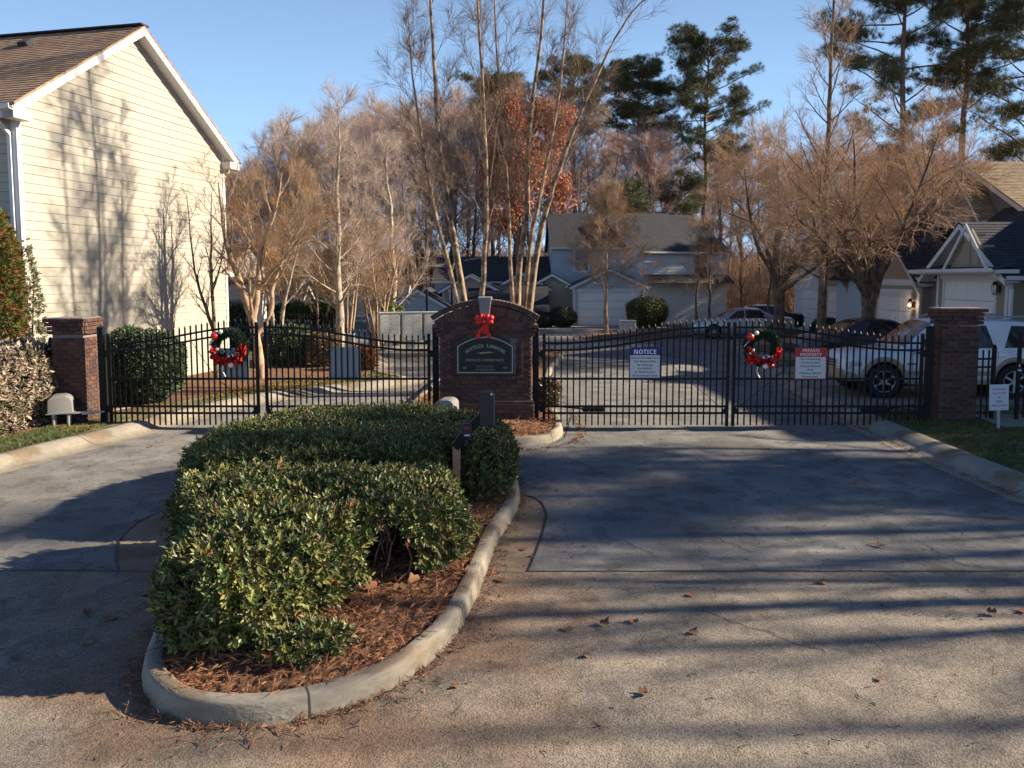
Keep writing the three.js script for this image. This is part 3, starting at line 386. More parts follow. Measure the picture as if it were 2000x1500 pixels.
flatSign('private_property_sign', 'white sign with red PRIVATE PROPERTY header', 0.61, 0.61, 5.66, 1.235, -14.968, signTex(600, 600, (c, w, h) => { c.fillStyle = '#b02a26'; c.fillRect(0, 0, w, h); c.fillStyle = '#c9c8c4'; c.fillRect(14, 176, w - 28, h - 190); c.fillStyle = '#e4cfcb'; c.textAlign = 'center'; c.textBaseline = 'middle'; c.font = 'bold 84px sans-serif'; c.fillText('PRIVATE', w / 2, 52); c.fillText('PROPERTY', w / 2, 130); c.fillStyle = '#23232a'; c.font = 'bold 53px sans-serif'; ['No Trespassing', 'Do Not Follow', 'Anyone Beyond', 'Gate', 'Violators Will Be', 'Prosecuted'].forEach((t, i) => c.fillText(t, w / 2, 216 + i * 67, w - 60)); }), mRedEdge);
for (const [x, y, l] of [[-5.3, 1.22, 'blank grey sign back behind the bars under the wreath'], [-3.17, 1.245, 'blank grey sign back behind the bars without a wreath']]) { const s = thing('sign_back', l, 'sign', [x, y, -15.04]); part('plate', extrude([[-0.29, -0.3], [0.29, -0.3], [0.29, 0.3], [-0.25, 0.3], [-0.29, 0.26]], 0.006, 0.001), mSignBack, s); for (const a of [-1, 1]) part('bolt', new THREE.CylinderGeometry(0.008, 0.008, 0.008, 8).rotateX(Math.PI / 2).translate(a * 0.2, 0.24, 0.011), mSteel, s); }

// ------------------------------------------------------------------ wreaths
function wreath(label, x, y, seed, mirror) {
  const w = thing('wreath', label, 'wreath', [x, y, -14.93]), R = rng(seed), list = [];
  for (let i = 0; i < 1900; i++) { const a = 6.2832 * R(), top = Math.sin(a + 0.3 * mirror) > -0.15 || R() < 0.35; if (!top) continue; const tr = 0.062 * Math.sqrt(R()), b = 6.2832 * R(), rr = 0.275 + tr * Math.cos(b); const p = V(Math.cos(a) * rr, Math.sin(a) * rr, tr * Math.sin(b) * 0.8); const d = V(Math.cos(a) * Math.cos(b), Math.sin(a) * Math.cos(b), Math.sin(b)).add(rdir(R).multiplyScalar(0.7)); const k = 0.6 + 0.8 * R(); list.push({ p, q: qTo(d, R() * 6), s: V(1, 1, 1).multiplyScalar(0.8 + 0.5 * R()), c: [k, k, k] }); }
  scatter('greenery', bladeGeo(9, 0.075, 0.006, 0.8, seed + 1), leafMat([0.025, 0.05, 0.025], { roughness: 0.7 }), list, w);
  part('frame', new THREE.TorusGeometry(0.275, 0.012, 6, 40), mIron, w);
  const ball = (r, a, rr, z, m, nm) => part(nm, sph(r, Math.cos(a) * rr, Math.sin(a) * rr, z), m, w);
  ball(0.078, 2.42, 0.33, 0.07, mRed, 'red_ball'); ball(0.045, 2.0, 0.32, 0.07, mWhiteBall, 'white_ball');
  for (const [a, rr, r] of [[3.3, 0.2, 0.036], [3.5, 0.26, 0.03], [5.3, 0.18, 0.03], [5.55, 0.23, 0.026], [4.75, 0.17, 0.028]]) ball(r, a, rr, 0.09, mWhiteBall, 'white_ball');
  ball(0.055, 4.85, 0.33, 0.09, mWhiteBall, 'white_ball');
  for (let k = 0; k < 22; k++) { const a = 3.25 + k * 0.135 + 0.1 * R(), rr = 0.27 + 0.06 * (R() - 0.5) + (k > 1 && k < 6 ? 0.05 : 0), pts = []; for (let i = 0; i < 7; i++) pts.push(V(Math.cos(a) * rr + (R() - 0.5) * 0.14, Math.sin(a) * rr + (R() - 0.5) * 0.14, 0.05 + 0.08 * R())); const P = [], I = []; const cv = new THREE.CatmullRomCurve3(pts), N = 26; for (let i = 0; i <= N; i++) { const q = cv.getPoint(i / N), ww = 0.042; P.push(q.x, q.y - ww * Math.cos(i * 0.5), q.z - ww * Math.sin(i * 0.5), q.x + 0.006, q.y + ww * Math.cos(i * 0.5), q.z + ww * Math.sin(i * 0.5)); if (i < N) I.push(2 * i, 2 * i + 1, 2 * i + 2, 2 * i + 1, 2 * i + 3, 2 * i + 2); } const g = new THREE.BufferGeometry(); g.setAttribute('position', new THREE.Float32BufferAttribute(P, 3)); g.setAttribute('uv', new THREE.Float32BufferAttribute(new Float32Array(P.length / 3 * 2), 2)); g.setIndex(I); g.computeVertexNormals(); part('red_ribbon', g, mRedRib, w); }
  for (let k = 0; k < 3; k++) part('silver_ring', new THREE.TorusGeometry(0.035, 0.006, 6, 18).rotateX(0.5 * R()).translate(-0.1 + 0.14 * k, -0.07 - 0.2 * R(), 0.11), mSilver, w);
  part('white_tail', pipe([V(-0.1 * mirror, -0.34, 0.09), V(-0.115 * mirror, -0.42, 0.1), V(-0.09 * mirror, -0.5, 0.09), V(-0.06 * mirror, -0.55, 0.1)], 0.012, 6, 4), mWhiteBall, w);
  part('white_stick', pipe([V(-0.27, 0.14, 0.08), V(-0.36, 0.04, 0.08)], 0.009, 6, 2), mWhiteBall, w);
  return w;
}
wreath('evergreen wreath with red ball hung over the grey panel', -5.33, 1.55, 31, 1);
wreath('evergreen wreath with red ball and white tail hung between the two lettered signs', 4.72, 1.53, 47, 1);

// ------------------------------------------------------------------ opener, call box, small signs, fences
{
  const o = thing('gate_opener', 'grey gate opener housing on steel legs by the pale hedge', 'gate opener', [-8.35, 0.12, -14.55], 0.42);
  part('housing', uvm(toCreasedNormals(new THREE.ExtrudeGeometry((() => { const s = new THREE.Shape(); s.moveTo(-0.19, 0); s.lineTo(0.19, 0); s.lineTo(0.185, 0.2); s.quadraticCurveTo(0.17, 0.27, 0.08, 0.29); s.lineTo(-0.1, 0.285); s.quadraticCurveTo(-0.18, 0.27, -0.185, 0.2); s.closePath(); return s; })(), { depth: 0.5, bevelEnabled: true, bevelSize: 0.012, bevelThickness: 0.012, bevelSegments: 2 }).rotateY(0).translate(0, 0.27, -0.3), 0.6)), mGreyBox, o);
  part('base_plate', rbox(0.46, 0.02, 0.56, 0.005, 0, 0.255, -0.05), mSteel, o);
  for (const [x, z] of [[-0.12, 0.12], [0.12, 0.12], [-0.12, -0.2], [0.12, -0.2]]) part('leg', cyl(0.028, 0.028, 0.26, 10, x, 0, z), mSteel, o);
  part('arm', [bar(V(0.05, 0.24, 0.1), V(0.62, 0.23, -0.02), 0.035), bar(V(0.5, 0.19, -0.06), V(1.15, 0.22, -0.36), 0.03), rbox(0.16, 0.06, 0.07, 0.01, 0.42, 0.22, 0.03)], mSteel, o);
}
{
  const o = thing('control_box', 'grey plastic gate control box with domed lid beside the monument', 'gate opener', [-1.2, 0.22, -14.3], -0.15);
  part('housing', uvm(toCreasedNormals(new THREE.ExtrudeGeometry((() => { const s = new THREE.Shape(); s.moveTo(-0.185, 0); s.lineTo(0.185, 0); s.lineTo(0.18, 0.22); s.quadraticCurveTo(0.165, 0.285, 0.08, 0.3); s.lineTo(-0.06, 0.295); s.quadraticCurveTo(-0.13, 0.28, -0.165, 0.18); s.closePath(); return s; })(), { depth: 0.42, bevelEnabled: true, bevelSize: 0.012, bevelThickness: 0.012, bevelSegments: 2 }).translate(0, 0.14, -0.2), 0.6)), mGreyBox, o);
  const f = part('front_panel', rbox(0.28, 0.19, 0.012, 0.004, 0, 0.26, 0.236), M([0.16, 0.17, 0.2], { roughness: 0.6 }), o); part('lock', new THREE.CylinderGeometry(0.014, 0.014, 0.012, 12).rotateX(Math.PI / 2).translate(0.04, 0.25, 0.246), mChrome, f); part('slot', rbox(0.1, 0.012, 0.006, 0.002, 0, 0.33, 0.245), mBlackPl, f);
  part('stand', [cyl(0.03, 0.03, 0.26, 8, -0.1, -0.1, 0), cyl(0.03, 0.03, 0.26, 8, 0.1, -0.1, 0)], mSteel, o);
  part('arm', [bar(V(0.14, 0.12, 0.16), V(0.22, 0.0, 0.24), 0.03), bar(V(0.22, 0.0, 0.24), V(0.36, -0.02, 0.24), 0.03)], M([0.5, 0.33, 0.22], { roughness: 0.6 }), o);
}
{
  const o = thing('keypad_pedestal', 'black gooseneck keypad pedestal rising from the hedge in front of the monument', 'keypad', [-0.66, 0.12, -9.3]);
  part('post', rbox(0.09, 0.76, 0.09, 0.008, 0, 0.38, 0), M([0.42, 0.24, 0.13], { roughness: 0.7, bumpMap: paintBump, bumpScale: 0.002 }), o);
  part('gooseneck', [bar(V(-0.02, 0.72, 0), V(0.17, 0.97, -0.02), 0.12, 0.1), bar(V(0.14, 0.93, -0.02), V(0.3, 1.08, -0.03), 0.13, 0.1)], mIron, o);
  const h = part('keypad_housing', extrude([[-0.075, -0.19], [0.075, -0.19], [0.075, 0.19], [-0.075, 0.19]], 0.15, 0.01, 2).translate(0.36, 1.18, -0.12), mBlackPl, o);
  part('hood_edge', rbox(0.012, 0.36, 0.05, 0.004, 0.447, 1.18, 0.02), M([0.12, 0.13, 0.15], { roughness: 0.4 }), h); part('badge', sph(0.016, 0.42, 1.36, 0.05, 10, 8), mWhiteBall, h);
  const k = part('intercom', rbox(0.12, 0.17, 0.1, 0.012, 0.13, 0.93, 0.06), mBlackPl, o); part('red_label', rbox(0.075, 0.03, 0.004, 0.001, 0.135, 0.97, 0.112), M([0.35, 0.02, 0.02]), k); part('white_label', rbox(0.065, 0.02, 0.004, 0.001, 0.135, 0.885, 0.112), M([0.5, 0.5, 0.52]), k);
}
{
  const s = thing('surveillance_sign', 'small leaning white sign with red video surveillance lettering on a stake', 'sign', [8.78, 0.12, -14.15]); s.rotation.z = 0.035;
  part('stake', rbox(0.06, 0.5, 0.02, 0.004, 0, 0.2, -0.012), mSteel, s); part('plate', rbox(0.35, 0.47, 0.008, 0.003, 0, 0.59, 0), M([0.6, 0.6, 0.6]), s);
  const f = part('print', new THREE.PlaneGeometry(0.34, 0.46), M([1, 1, 1], { roughness: 0.6, map: signTex(370, 500, (c, w, h) => { c.fillStyle = '#c9cad0'; c.fillRect(0, 0, w, h); c.textAlign = 'center'; c.textBaseline = 'middle'; c.font = 'bold 48px sans-serif'; ['COMMUNITY', 'PROTECTED', 'BY', 'VIDEO', 'SURVEILLANCE'].forEach((t, i) => { c.fillStyle = i === 3 ? '#2b2d6e' : '#a33a3c'; c.fillText(t, w / 2, 90 + i * 80, w - 50); }); }) }), s); f.position.set(0, 0.59, 0.006);
  for (const y of [0.42, 0.8]) part('bolt', new THREE.CylinderGeometry(0.008, 0.008, 0.006, 8).rotateX(Math.PI / 2).translate(0, y, 0.008), mSteel, s);
}
function fence(label, a, b, n, h, posts) {
  const f = thing('iron_fence', label, 'fence', [a[0], 0.1, a[1]]), dx = b[0] - a[0], dz = b[1] - a[1], L = Math.hypot(dx, dz); f.rotation.y = Math.atan2(-dz, dx);
  for (const y of [0.14, h - 0.32, h - 0.16]) part('rail', span(0, L, y - 0.018, y + 0.018, -0.016, 0.016), mIron, f);
  for (let i = 1; i < n; i++) { const m = shadows(new THREE.Mesh(picket(h), mIron)); m.name = 'picket'; m.position.set(L * i / n, 0.03, 0); f.add(m); }
  for (const t of posts) { const p = part('post', rbox(0.065, h + 0.12, 0.065, 0.006, L * t, (h + 0.12) / 2 - 0.05, 0), mIron, f); part('cap', sph(0.035, L * t, h + 0.09, 0, 8, 6), mIron, p); }
  return f;
}
fence('black iron fence along the pale clipped hedge', [-8.82, -15.25], [-9.15, -9.5], 48, 1.5, [0.02, 0.29, 0.6, 0.98]);
fence('short black iron fence behind the surveillance sign', [8.9, -15.3], [9.35, -15.3], 4, 1.35, [0.97]);
{ const p = thing('latch_post', 'black gate latch post with a silver knob next to the white car', 'post', [9.76, 0.1, -15.2]); part('post', rbox(0.06, 1.75, 0.06, 0.006, 0, 0.85, 0), mIron, p); part('knob', [sph(0.04, -0.01, 0.98, 0.05, 12, 8), cyl(0.016, 0.016, 0.05, 8, -0.01, 1.05, 0.04)], mChrome, p); part('hinge', rbox(0.09, 0.05, 0.05, 0.008, 0.05, 1.5, 0), mIron, p); }
{ const f = thing('iron_gate', 'narrow black iron foot gate right beside the latch post', 'gate', [9.85, 0.1, -15.2]); part('rail', span(0, 1.2, 1.42, 1.455, -0.016, 0.016), mIron, f); part('rail', span(0, 1.2, 0.14, 0.175, -0.016, 0.016), mIron, f); for (let i = 0; i < 10; i++) { const m = shadows(new THREE.Mesh(picket(1.6), mIron)); m.name = 'picket'; m.position.set(0.04 + i * 0.12, 0.05, 0); f.add(m); } }

// ------------------------------------------------------------------ houses
// one lapped board between heights y0..y1, ends cut to [a0,b0] below and [a1,b1] above; faces +z
function boardGeo(a0, b0, a1, b1, y0, y1, zb = 0.03, zt = 0.006) {
  const P = [a0, y0, zb, b0, y0, zb, b1, y1, zt, a1, y1, zt, a0, y0, -0.01, b0, y0, -0.01, b1, y1, -0.01, a1, y1, -0.01];
  const I = [0, 1, 2, 0, 2, 3, 4, 5, 1, 4, 1, 0, 1, 5, 6, 1, 6, 2, 4, 0, 3, 4, 3, 7, 3, 2, 6, 3, 6, 7];
  const g = new THREE.BufferGeometry(); g.setAttribute('position', new THREE.Float32BufferAttribute(P, 3)); g.setIndex(I); const q = g.toNonIndexed(); q.computeVertexNormals(); q.setAttribute('uv', new THREE.Float32BufferAttribute(new Float32Array(q.attributes.position.count * 2), 2)); return uvm(q);
}
function lapGeos(x0, x1, y0, eave, peakX, peakY, exp) { // all courses of a wall or gable
  const out = [], lim = (y) => y <= eave ? [x0, x1] : [lerp(x0, peakX, (y - eave) / (peakY - eave)), lerp(x1, peakX, (y - eave) / (peakY - eave))];
  const top = peakY > eave ? peakY : eave; for (let y = y0; y < top - 0.03; y += exp) { const yt = Math.min(y + exp + 0.012, top), [a0, b0] = lim(y), [a1, b1] = lim(yt); if (b0 - a0 < 0.05) break; if (y < eave && yt > eave) { const [a, b] = lim(Math.min(yt, top)); out.push(boardGeo(a0, b0, a, b, y, yt)); } else out.push(boardGeo(a0, b0, a1, b1, y, yt)); } return out;
}
// shingle courses of a roof plane: width along x, running up from (y0,z0) to (y1,z1)
function shingles(x0, x1, y0, z0, y1, z1, course = 0.145) {
  const L = Math.hypot(y1 - y0, z1 - z0), n = Math.max(2, Math.round(L / course)), dy = (y1 - y0) / L, dz = (z1 - z0) / L; let ny = -dz, nz = dy; if (ny < 0) { ny = -ny; nz = -nz; } const P = [], U = [];
  const q = (s, o) => [y0 + dy * s + ny * o, z0 + dz * s + nz * o];
  const quad = (a, b, sa, sb) => { P.push(x0, a[0], a[1], x1, a[0], a[1], x1, b[0], b[1], x0, a[0], a[1], x1, b[0], b[1], x0, b[0], b[1]); U.push(x0, sa, x1, sa, x1, sb, x0, sa, x1, sb, x0, sb); };
  for (let i = 0; i < n; i++) { const a = L * i / n, b = L * (i + 1) / n; quad(q(a, 0.024), q(b, 0.01), a, b); quad(q(a, 0.006), q(a, 0.024), a, a + 0.01); }
  quad(q(0, -0.03), q(L, -0.03), 0, L); quad(q(0, -0.03), q(0, 0.024), 0, 0.05); quad(q(L, -0.03), q(L, 0.01), 0, 0.05);
  for (const xx of [x0, x1]) { const a = q(0, -0.03), b = q(L, -0.03), c = q(L, 0.01), d = q(0, 0.024); P.push(xx, ...a, xx, ...b, xx, ...c, xx, ...a, xx, ...c, xx, ...d); U.push(0, 0, 0, L, 0.04, L, 0, 0, 0.04, L, 0.04, 0); }
  const g = new THREE.BufferGeometry(); g.setAttribute('position', new THREE.Float32BufferAttribute(P, 3)); g.setAttribute('uv', new THREE.Float32BufferAttribute(U, 2)); g.computeVertexNormals(); return g;
}
const ry = (gs, a) => gs.map((g) => g.rotateY(a)), mv = (gs, x, y, z) => gs.map((g) => g.translate(x, y, z));
// gable roof whose ridge runs along local z: planes fall towards -x and +x
function gableRoof(w, eave, peak, z0, z1, over, rake, cx = 0) { const sl = (peak - eave) / (w / 2), yo = eave - over * sl; const A = shingles(-(z1 + rake), -(z0 - rake), yo, -w / 2 - over, peak, 0.0).rotateY(Math.PI / 2), B = shingles(z0 - rake, z1 + rake, yo, -w / 2 - over, peak, 0.0).rotateY(-Math.PI / 2); return [A.rotateY(0).translate(cx, 0.03, 0), B.translate(cx, 0.03, 0)]; }
function rakeBoards(w, eave, peak, z, over, hgt, t, cx = 0) { const sl = (peak - eave) / (w / 2), out = []; for (const s of [-1, 1]) { const xe = s * (w / 2 + over), ye = eave - over * sl; out.push(extrude([[xe, ye], [0, peak], [0, peak - hgt], [xe, ye - hgt]], t).translate(cx, 0, z)); } return out; }
function gutter(x0, x1, y, z, dir = 1) { const s = new THREE.Shape(); s.moveTo(0, 0); s.lineTo(dir * 0.11, 0.02); s.lineTo(dir * 0.125, 0.12); s.lineTo(dir * 0.11, 0.12); s.lineTo(dir * 0.1, 0.03); s.lineTo(0, 0.02); s.closePath(); return uvm(new THREE.ExtrudeGeometry(s, { depth: x1 - x0, bevelEnabled: false }).rotateY(Math.PI / 2).scale(1, 1, 1).translate(x0, y, z)); }
function downspout(x, yTop, yBot, z, off) { const pts = [V(x, yTop, z + off), V(x, yTop - 0.12, z + off), V(x, yTop - 0.42, z + 0.05), V(x, yBot, z + 0.05)], out = []; for (let i = 0; i < 3; i++) out.push(bar(pts[i], pts[i + 1], 0.085, 0.065)); return out; }
function lapPart(t, gs, mat, name = 'siding_board') { for (const g of gs) part(name, g, mat, t); }

// --- cream gabled house on the left
{
  const H = thing('gabled_house', 'cream lap sided house end with white rake boards and brown roof', 'house', [-10.37, 0.12, -16.92], 1.3428), w = 7.47, eave = 6.5, peak = 9.0, D = 13;
  part('wall_core', [uvm(new THREE.ExtrudeGeometry(new THREE.Shape([[0, 0], [w, 0], [w, eave], [w / 2, peak], [0, eave]].map((p) => new THREE.Vector2(...p))), { depth: D, bevelEnabled: false }).translate(0, 0, -D - 0.008))], mSiding, H);
  { // boards butt end to end, the joints staggered from course to course
    const R = rng(17), lim = (y) => y <= eave ? [0.06, w - 0.06] : [lerp(0.06, w / 2, (y - eave) / (peak - eave)), lerp(w - 0.06, w / 2, (y - eave) / (peak - eave))];
    for (let y = 0; y < peak - 0.06; y += 0.198) { const yt = Math.min(y + 0.21, peak), [a0, b0] = lim(y), [a1, b1] = lim(yt); if (b0 - a0 < 0.08) break; const zb = 0.021 + 0.006 * R(), j = lerp(1.2, w - 1.2, R()); if (b1 - a1 > 2.6 && j > a1 + 0.5 && j < b1 - 0.5) { part('siding_board', boardGeo(a0, j - 0.002, a1, j - 0.002, y, yt, zb), mSiding, H); part('siding_board', boardGeo(j + 0.002, b0, j + 0.002, b1, y, yt, zb + 0.002 * (R() - 0.5)), mSiding, H); } else part('siding_board', boardGeo(a0, b0, a1, b1, y, yt, zb), mSiding, H); }
  }
  lapPart(H, lapGeos(-D, -0.06, 0.0, eave, 0, 0, 0.198).map((g) => g.rotateY(-Math.PI / 2)).map((g) => g.translate(0, 0, 0)).map((g) => g), mSiding);
  part('corner_board', [span(-0.035, 0.075, 0, eave - 0.02, 0.004, 0.036), span(-0.038, -0.006, 0, eave - 0.02, -0.1, 0.003)], mTrim, H); part('corner_board', span(w - 0.075, w + 0.03, 0, eave - 0.02, 0.004, 0.036), mTrim, H);
  for (const g of rakeBoards(w, eave, peak, 0.3, 0.34, 0.2, 0.028, w / 2)) part('rake_board', g, mTrim, H);
  for (const g of rakeBoards(w, eave, peak + 0.0, 0.004, 0.0, 0.13, 0.03, w / 2)) part('frieze_board', g.translate(0, -0.03, 0), mTrim, H);
  { const sl = (peak - eave) / (w / 2); for (const s of [-1, 1]) { const xe = w / 2 + s * (w / 2 + 0.34), ye = eave - 0.34 * sl; part('soffit', extrude([[xe, ye - 0.16], [w / 2, peak - 0.16], [w / 2, peak - 0.175], [xe, ye - 0.175]], 0.29).translate(0, 0, 0.01), mTrim, H); } }
  const rf = gableRoof(w, eave, peak, -D, 0.3, 0.36, 0.04, w / 2); for (const g of rf) part('roof', g, mRoofBrown, H);
  part('ridge_cap', [bar(V(w / 2, peak + 0.05, 0.35), V(w / 2, peak + 0.05, -D), 0.3, 0.035)], mRoofDark, H);
  part('fascia', span(-0.37, -0.345, eave - 0.5, eave - 0.26, -D, 0.3), mTrim, H); part('gutter', gutter(-0.32, D, eave - 0.36, 0, 1).rotateY(Math.PI / 2).translate(-0.37, 0, 0), mTrim, H);
  part('gutter', gutter(-D, 0.34, eave - 0.36, 0, 1).rotateY(-Math.PI / 2).translate(w + 0.36, 0, 0), mTrim, H);
  part('eave_return', [span(-0.37, 0.1, eave - 0.5, eave - 0.3, 0.02, 0.32)], mTrim, H); part('eave_return', [span(w - 0.1, w + 0.37, eave - 0.5, eave - 0.3, 0.02, 0.32)], mTrim, H);
  part('downspout', downspout(0, eave - 0.36, 0, 0, 0.42).map((g) => g.rotateY(-Math.PI / 2).translate(-0.01, 0, -0.12)), mTrim, H);
  part('downspout', downspout(0, eave - 0.36, 0, 0, 0.42).map((g) => g.rotateY(Math.PI / 2).translate(w + 0.0, 0, -0.08)), mTrim, H);
  const v = part('roof_vent', [rbox(0.34, 0.16, 0.3, 0.04, 0, 0, 0), rbox(0.5, 0.02, 0.42, 0.005, 0, -0.08, 0)], mRoofDark, H); v.position.set(w / 2 - 0.75, peak - 0.41, -2.5); v.rotation.z = 0.59;
  const win = part('window', [span(-0.05, -0.015, 3.2, 5.2, -2.5, -1.0)], mTrim, H); part('pane', span(-0.06, -0.052, 3.3, 5.1, -2.4, -1.1), mGlass, win);
  // porch at the back corner
  part('porch_beam', [span(w + 0.02, w + 2.3, 2.78, 3.05, -0.35, 0.02), span(w + 2.02, w + 2.3, 2.78, 3.05, -2.6, -0.36)], mTrim, H);
  part('porch_column', [span(w + 1.98, w + 2.3, 0, 2.77, -0.33, -0.01), span(w + 1.94, w + 2.34, 0, 0.18, -0.37, 0.03)], mTrim, H);
  part('porch_gable', extrude([[w, 3.05], [w + 2.5, 3.05], [w + 1.25, 3.75]], 0.1).translate(0, 0, -0.1), mTrim, H);
  part('porch_roof', gableRoof(2.5, 3.05, 3.8, -2.6, 0.05, 0.2, 0.1, w + 1.25), mRoofBrown, H);
  part('porch_wall', [span(w + 0.02, w + 2.2, 0, 2.77, -2.9, -2.7)], mSidGrey, H);
  const pw = part('window', span(w + 0.4, w + 1.5, 0.6, 2.5, -2.7, -2.66), mTrim, H); part('pane', span(w + 0.48, w + 1.42, 0.68, 2.42, -2.66, -2.65), mGlass, pw);
}
// --- garage door with recessed sections
function garageDoor(t, x0, x1, y0, y1, z, cols, mat = mDoor) {
  const d = part('garage_door', span(x0, x1, y0, y1, z, z + 0.03), mat, t), rows = 4, pw = (x1 - x0) / cols, ph = (y1 - y0) / rows;
  for (let r = 0; r < rows; r++) for (let c = 0; c < cols; c++) part('panel', rbox(pw - 0.1, ph - 0.1, 0.02, 0.008, x0 + (c + 0.5) * pw, y0 + (r + 0.5) * ph, z + 0.034), mat, d);
  for (let r = 1; r < rows; r++) part('section_joint', span(x0 + 0.01, x1 - 0.01, y0 + r * ph - 0.006, y0 + r * ph + 0.006, z + 0.028, z + 0.033), mTar, d);
  part('door_casing', [span(x0 - 0.1, x0 - 0.002, y0, y1 + 0.1, z - 0.02, z + 0.06), span(x1 + 0.002, x1 + 0.1, y0, y1 + 0.1, z - 0.02, z + 0.06), span(x0 - 0.16, x1 + 0.16, y1 + 0.102, y1 + 0.27, z - 0.02, z + 0.1), span(x0 - 0.099, x1 + 0.099, y1 + 0.002, y1 + 0.1, z - 0.02, z + 0.058)], mTrim, t);
  return d;
}
const mBulb = M([0.9, 0.7, 0.4], { emissive: new THREE.Color(1, 0.72, 0.4), emissiveIntensity: 1.1 });
function wallLamp(t, x, y, z, lit) {
  const l = part('wall_lamp', [rbox(0.12, 0.2, 0.03, 0.008, x, y, z + 0.02), cyl(0.09, 0.03, 0.1, 6, x, y + 0.1, z + 0.13), cyl(0.05, 0.075, 0.03, 6, x, y - 0.16, z + 0.13), ...[0, 1, 2, 3, 4, 5].map((k) => bar(V(x + 0.055 * Math.cos(k * 1.047), y - 0.14, z + 0.13 + 0.055 * Math.sin(k * 1.047)), V(x + 0.078 * Math.cos(k * 1.047), y + 0.1, z + 0.13 + 0.078 * Math.sin(k * 1.047)), 0.009)), bar(V(x, y + 0.16, z + 0.03), V(x, y + 0.2, z + 0.13), 0.02)], mBlackPl, t);
  part('bulb', sph(0.05, x, y - 0.02, z + 0.13, 10, 8), lit ? mBulb : mWhiteBall, l);
  if (lit) { const p = new THREE.PointLight(new THREE.Color(1, 0.7, 0.4), 0.35, 6); p.position.set(x, y - 0.02, z + 0.22); p.castShadow = true; p.shadow.radius = 3; p.name = 'lamp_light'; t.add(p); }
}
function windowOn(t, x, y, w, h, z) { const f = part('window', [span(x - w / 2 - 0.09, x - w / 2, y - 0.09, y + h + 0.09, z, z + 0.06), span(x + w / 2, x + w / 2 + 0.09, y - 0.09, y + h + 0.09, z, z + 0.06), span(x - w / 2, x + w / 2, y + h, y + h + 0.09, z, z + 0.06), span(x - w / 2, x + w / 2, y - 0.09, y, z, z + 0.06), span(x - w / 2, x + w / 2, y + h / 2 - 0.025, y + h / 2 + 0.025, z, z + 0.045)], mTrim, t); for (const k of [0, 1]) part('pane', span(x - w / 2 + 0.002, x + w / 2 - 0.002, y + 0.002 + k * (h / 2 + 0.026), y + h / 2 - 0.028 + k * (h / 2 + 0.026), z + 0.012, z + 0.02), k ? M([0.24, 0.23, 0.2]) : mGlass, f); }
// a simple wing: lapped walls, gable on the +z face, ridge along z
function wing(t, { w, d, h, rise, x = 0, z = 0, y = 0, mat, roof, over = 0.28, exp = 0.15, rake = 0.25, lapSides = true }) {
  const eave = y + h, peak = eave + rise;
  part('wall_core', uvm(new THREE.ExtrudeGeometry(new THREE.Shape([[-w / 2, y - 0.6], [w / 2, y - 0.6], [w / 2, eave], [0, peak], [-w / 2, eave]].map((p) => new THREE.Vector2(...p))), { depth: d, bevelEnabled: false }).translate(x, 0, z - d - 0.008)), mat, t);
  const lp = part('lap_siding', merge([...lapGeos(x - w / 2 + 0.05, x + w / 2 - 0.05, y, eave, x, peak, exp).map((g) => g.translate(0, 0, z)), ...(lapSides ? [...lapGeos(-d, -0.05, y, eave, 0, 0, exp).map((g) => g.rotateY(-Math.PI / 2).translate(x - w / 2, 0, z)), ...lapGeos(0.05, d, y, eave, 0, 0, exp).map((g) => g.rotateY(Math.PI / 2).translate(x + w / 2, 0, z))] : [])]), mat, t); lp.userData.kind = 'stuff';
  part('corner_board', [span(x - w / 2 - 0.025, x - w / 2 + 0.09, y, eave - 0.01, z + 0.004, z + 0.034), span(x - w / 2 - 0.028, x - w / 2 - 0.003, y, eave - 0.01, z - 0.1, z + 0.003)], mTrim, t); part('corner_board', [span(x + w / 2 - 0.09, x + w / 2 + 0.025, y, eave - 0.01, z + 0.004, z + 0.034), span(x + w / 2 + 0.003, x + w / 2 + 0.028, y, eave - 0.01, z - 0.1, z + 0.003)], mTrim, t);
  for (const g of gableRoof(w, eave, peak, z - d, z, over, rake, x)) part('roof', g, roof, t);
  for (const g of rakeBoards(w, eave, peak, z + rake - 0.03, over, 0.17, 0.028, x)) part('rake_board', g, mTrim, t);
  { const sl = rise / (w / 2); for (const s of [-1, 1]) { const xe = x + s * (w / 2 + over), ye = eave - over * sl; part('soffit', extrude([[xe, ye - 0.1], [x, peak - 0.1], [x, peak - 0.115], [xe, ye - 0.115]], rake - 0.035).translate(0, 0, z + 0.003), mTrim, t); part('gutter', s < 0 ? gutter(-(z + rake), d - z, ye - 0.06, 0, 1).rotateY(Math.PI / 2).translate(xe, 0, 0) : gutter(z - d, z + rake, ye - 0.06, 0, 1).rotateY(-Math.PI / 2).translate(xe, 0, 0), mTrim, t); } }
}
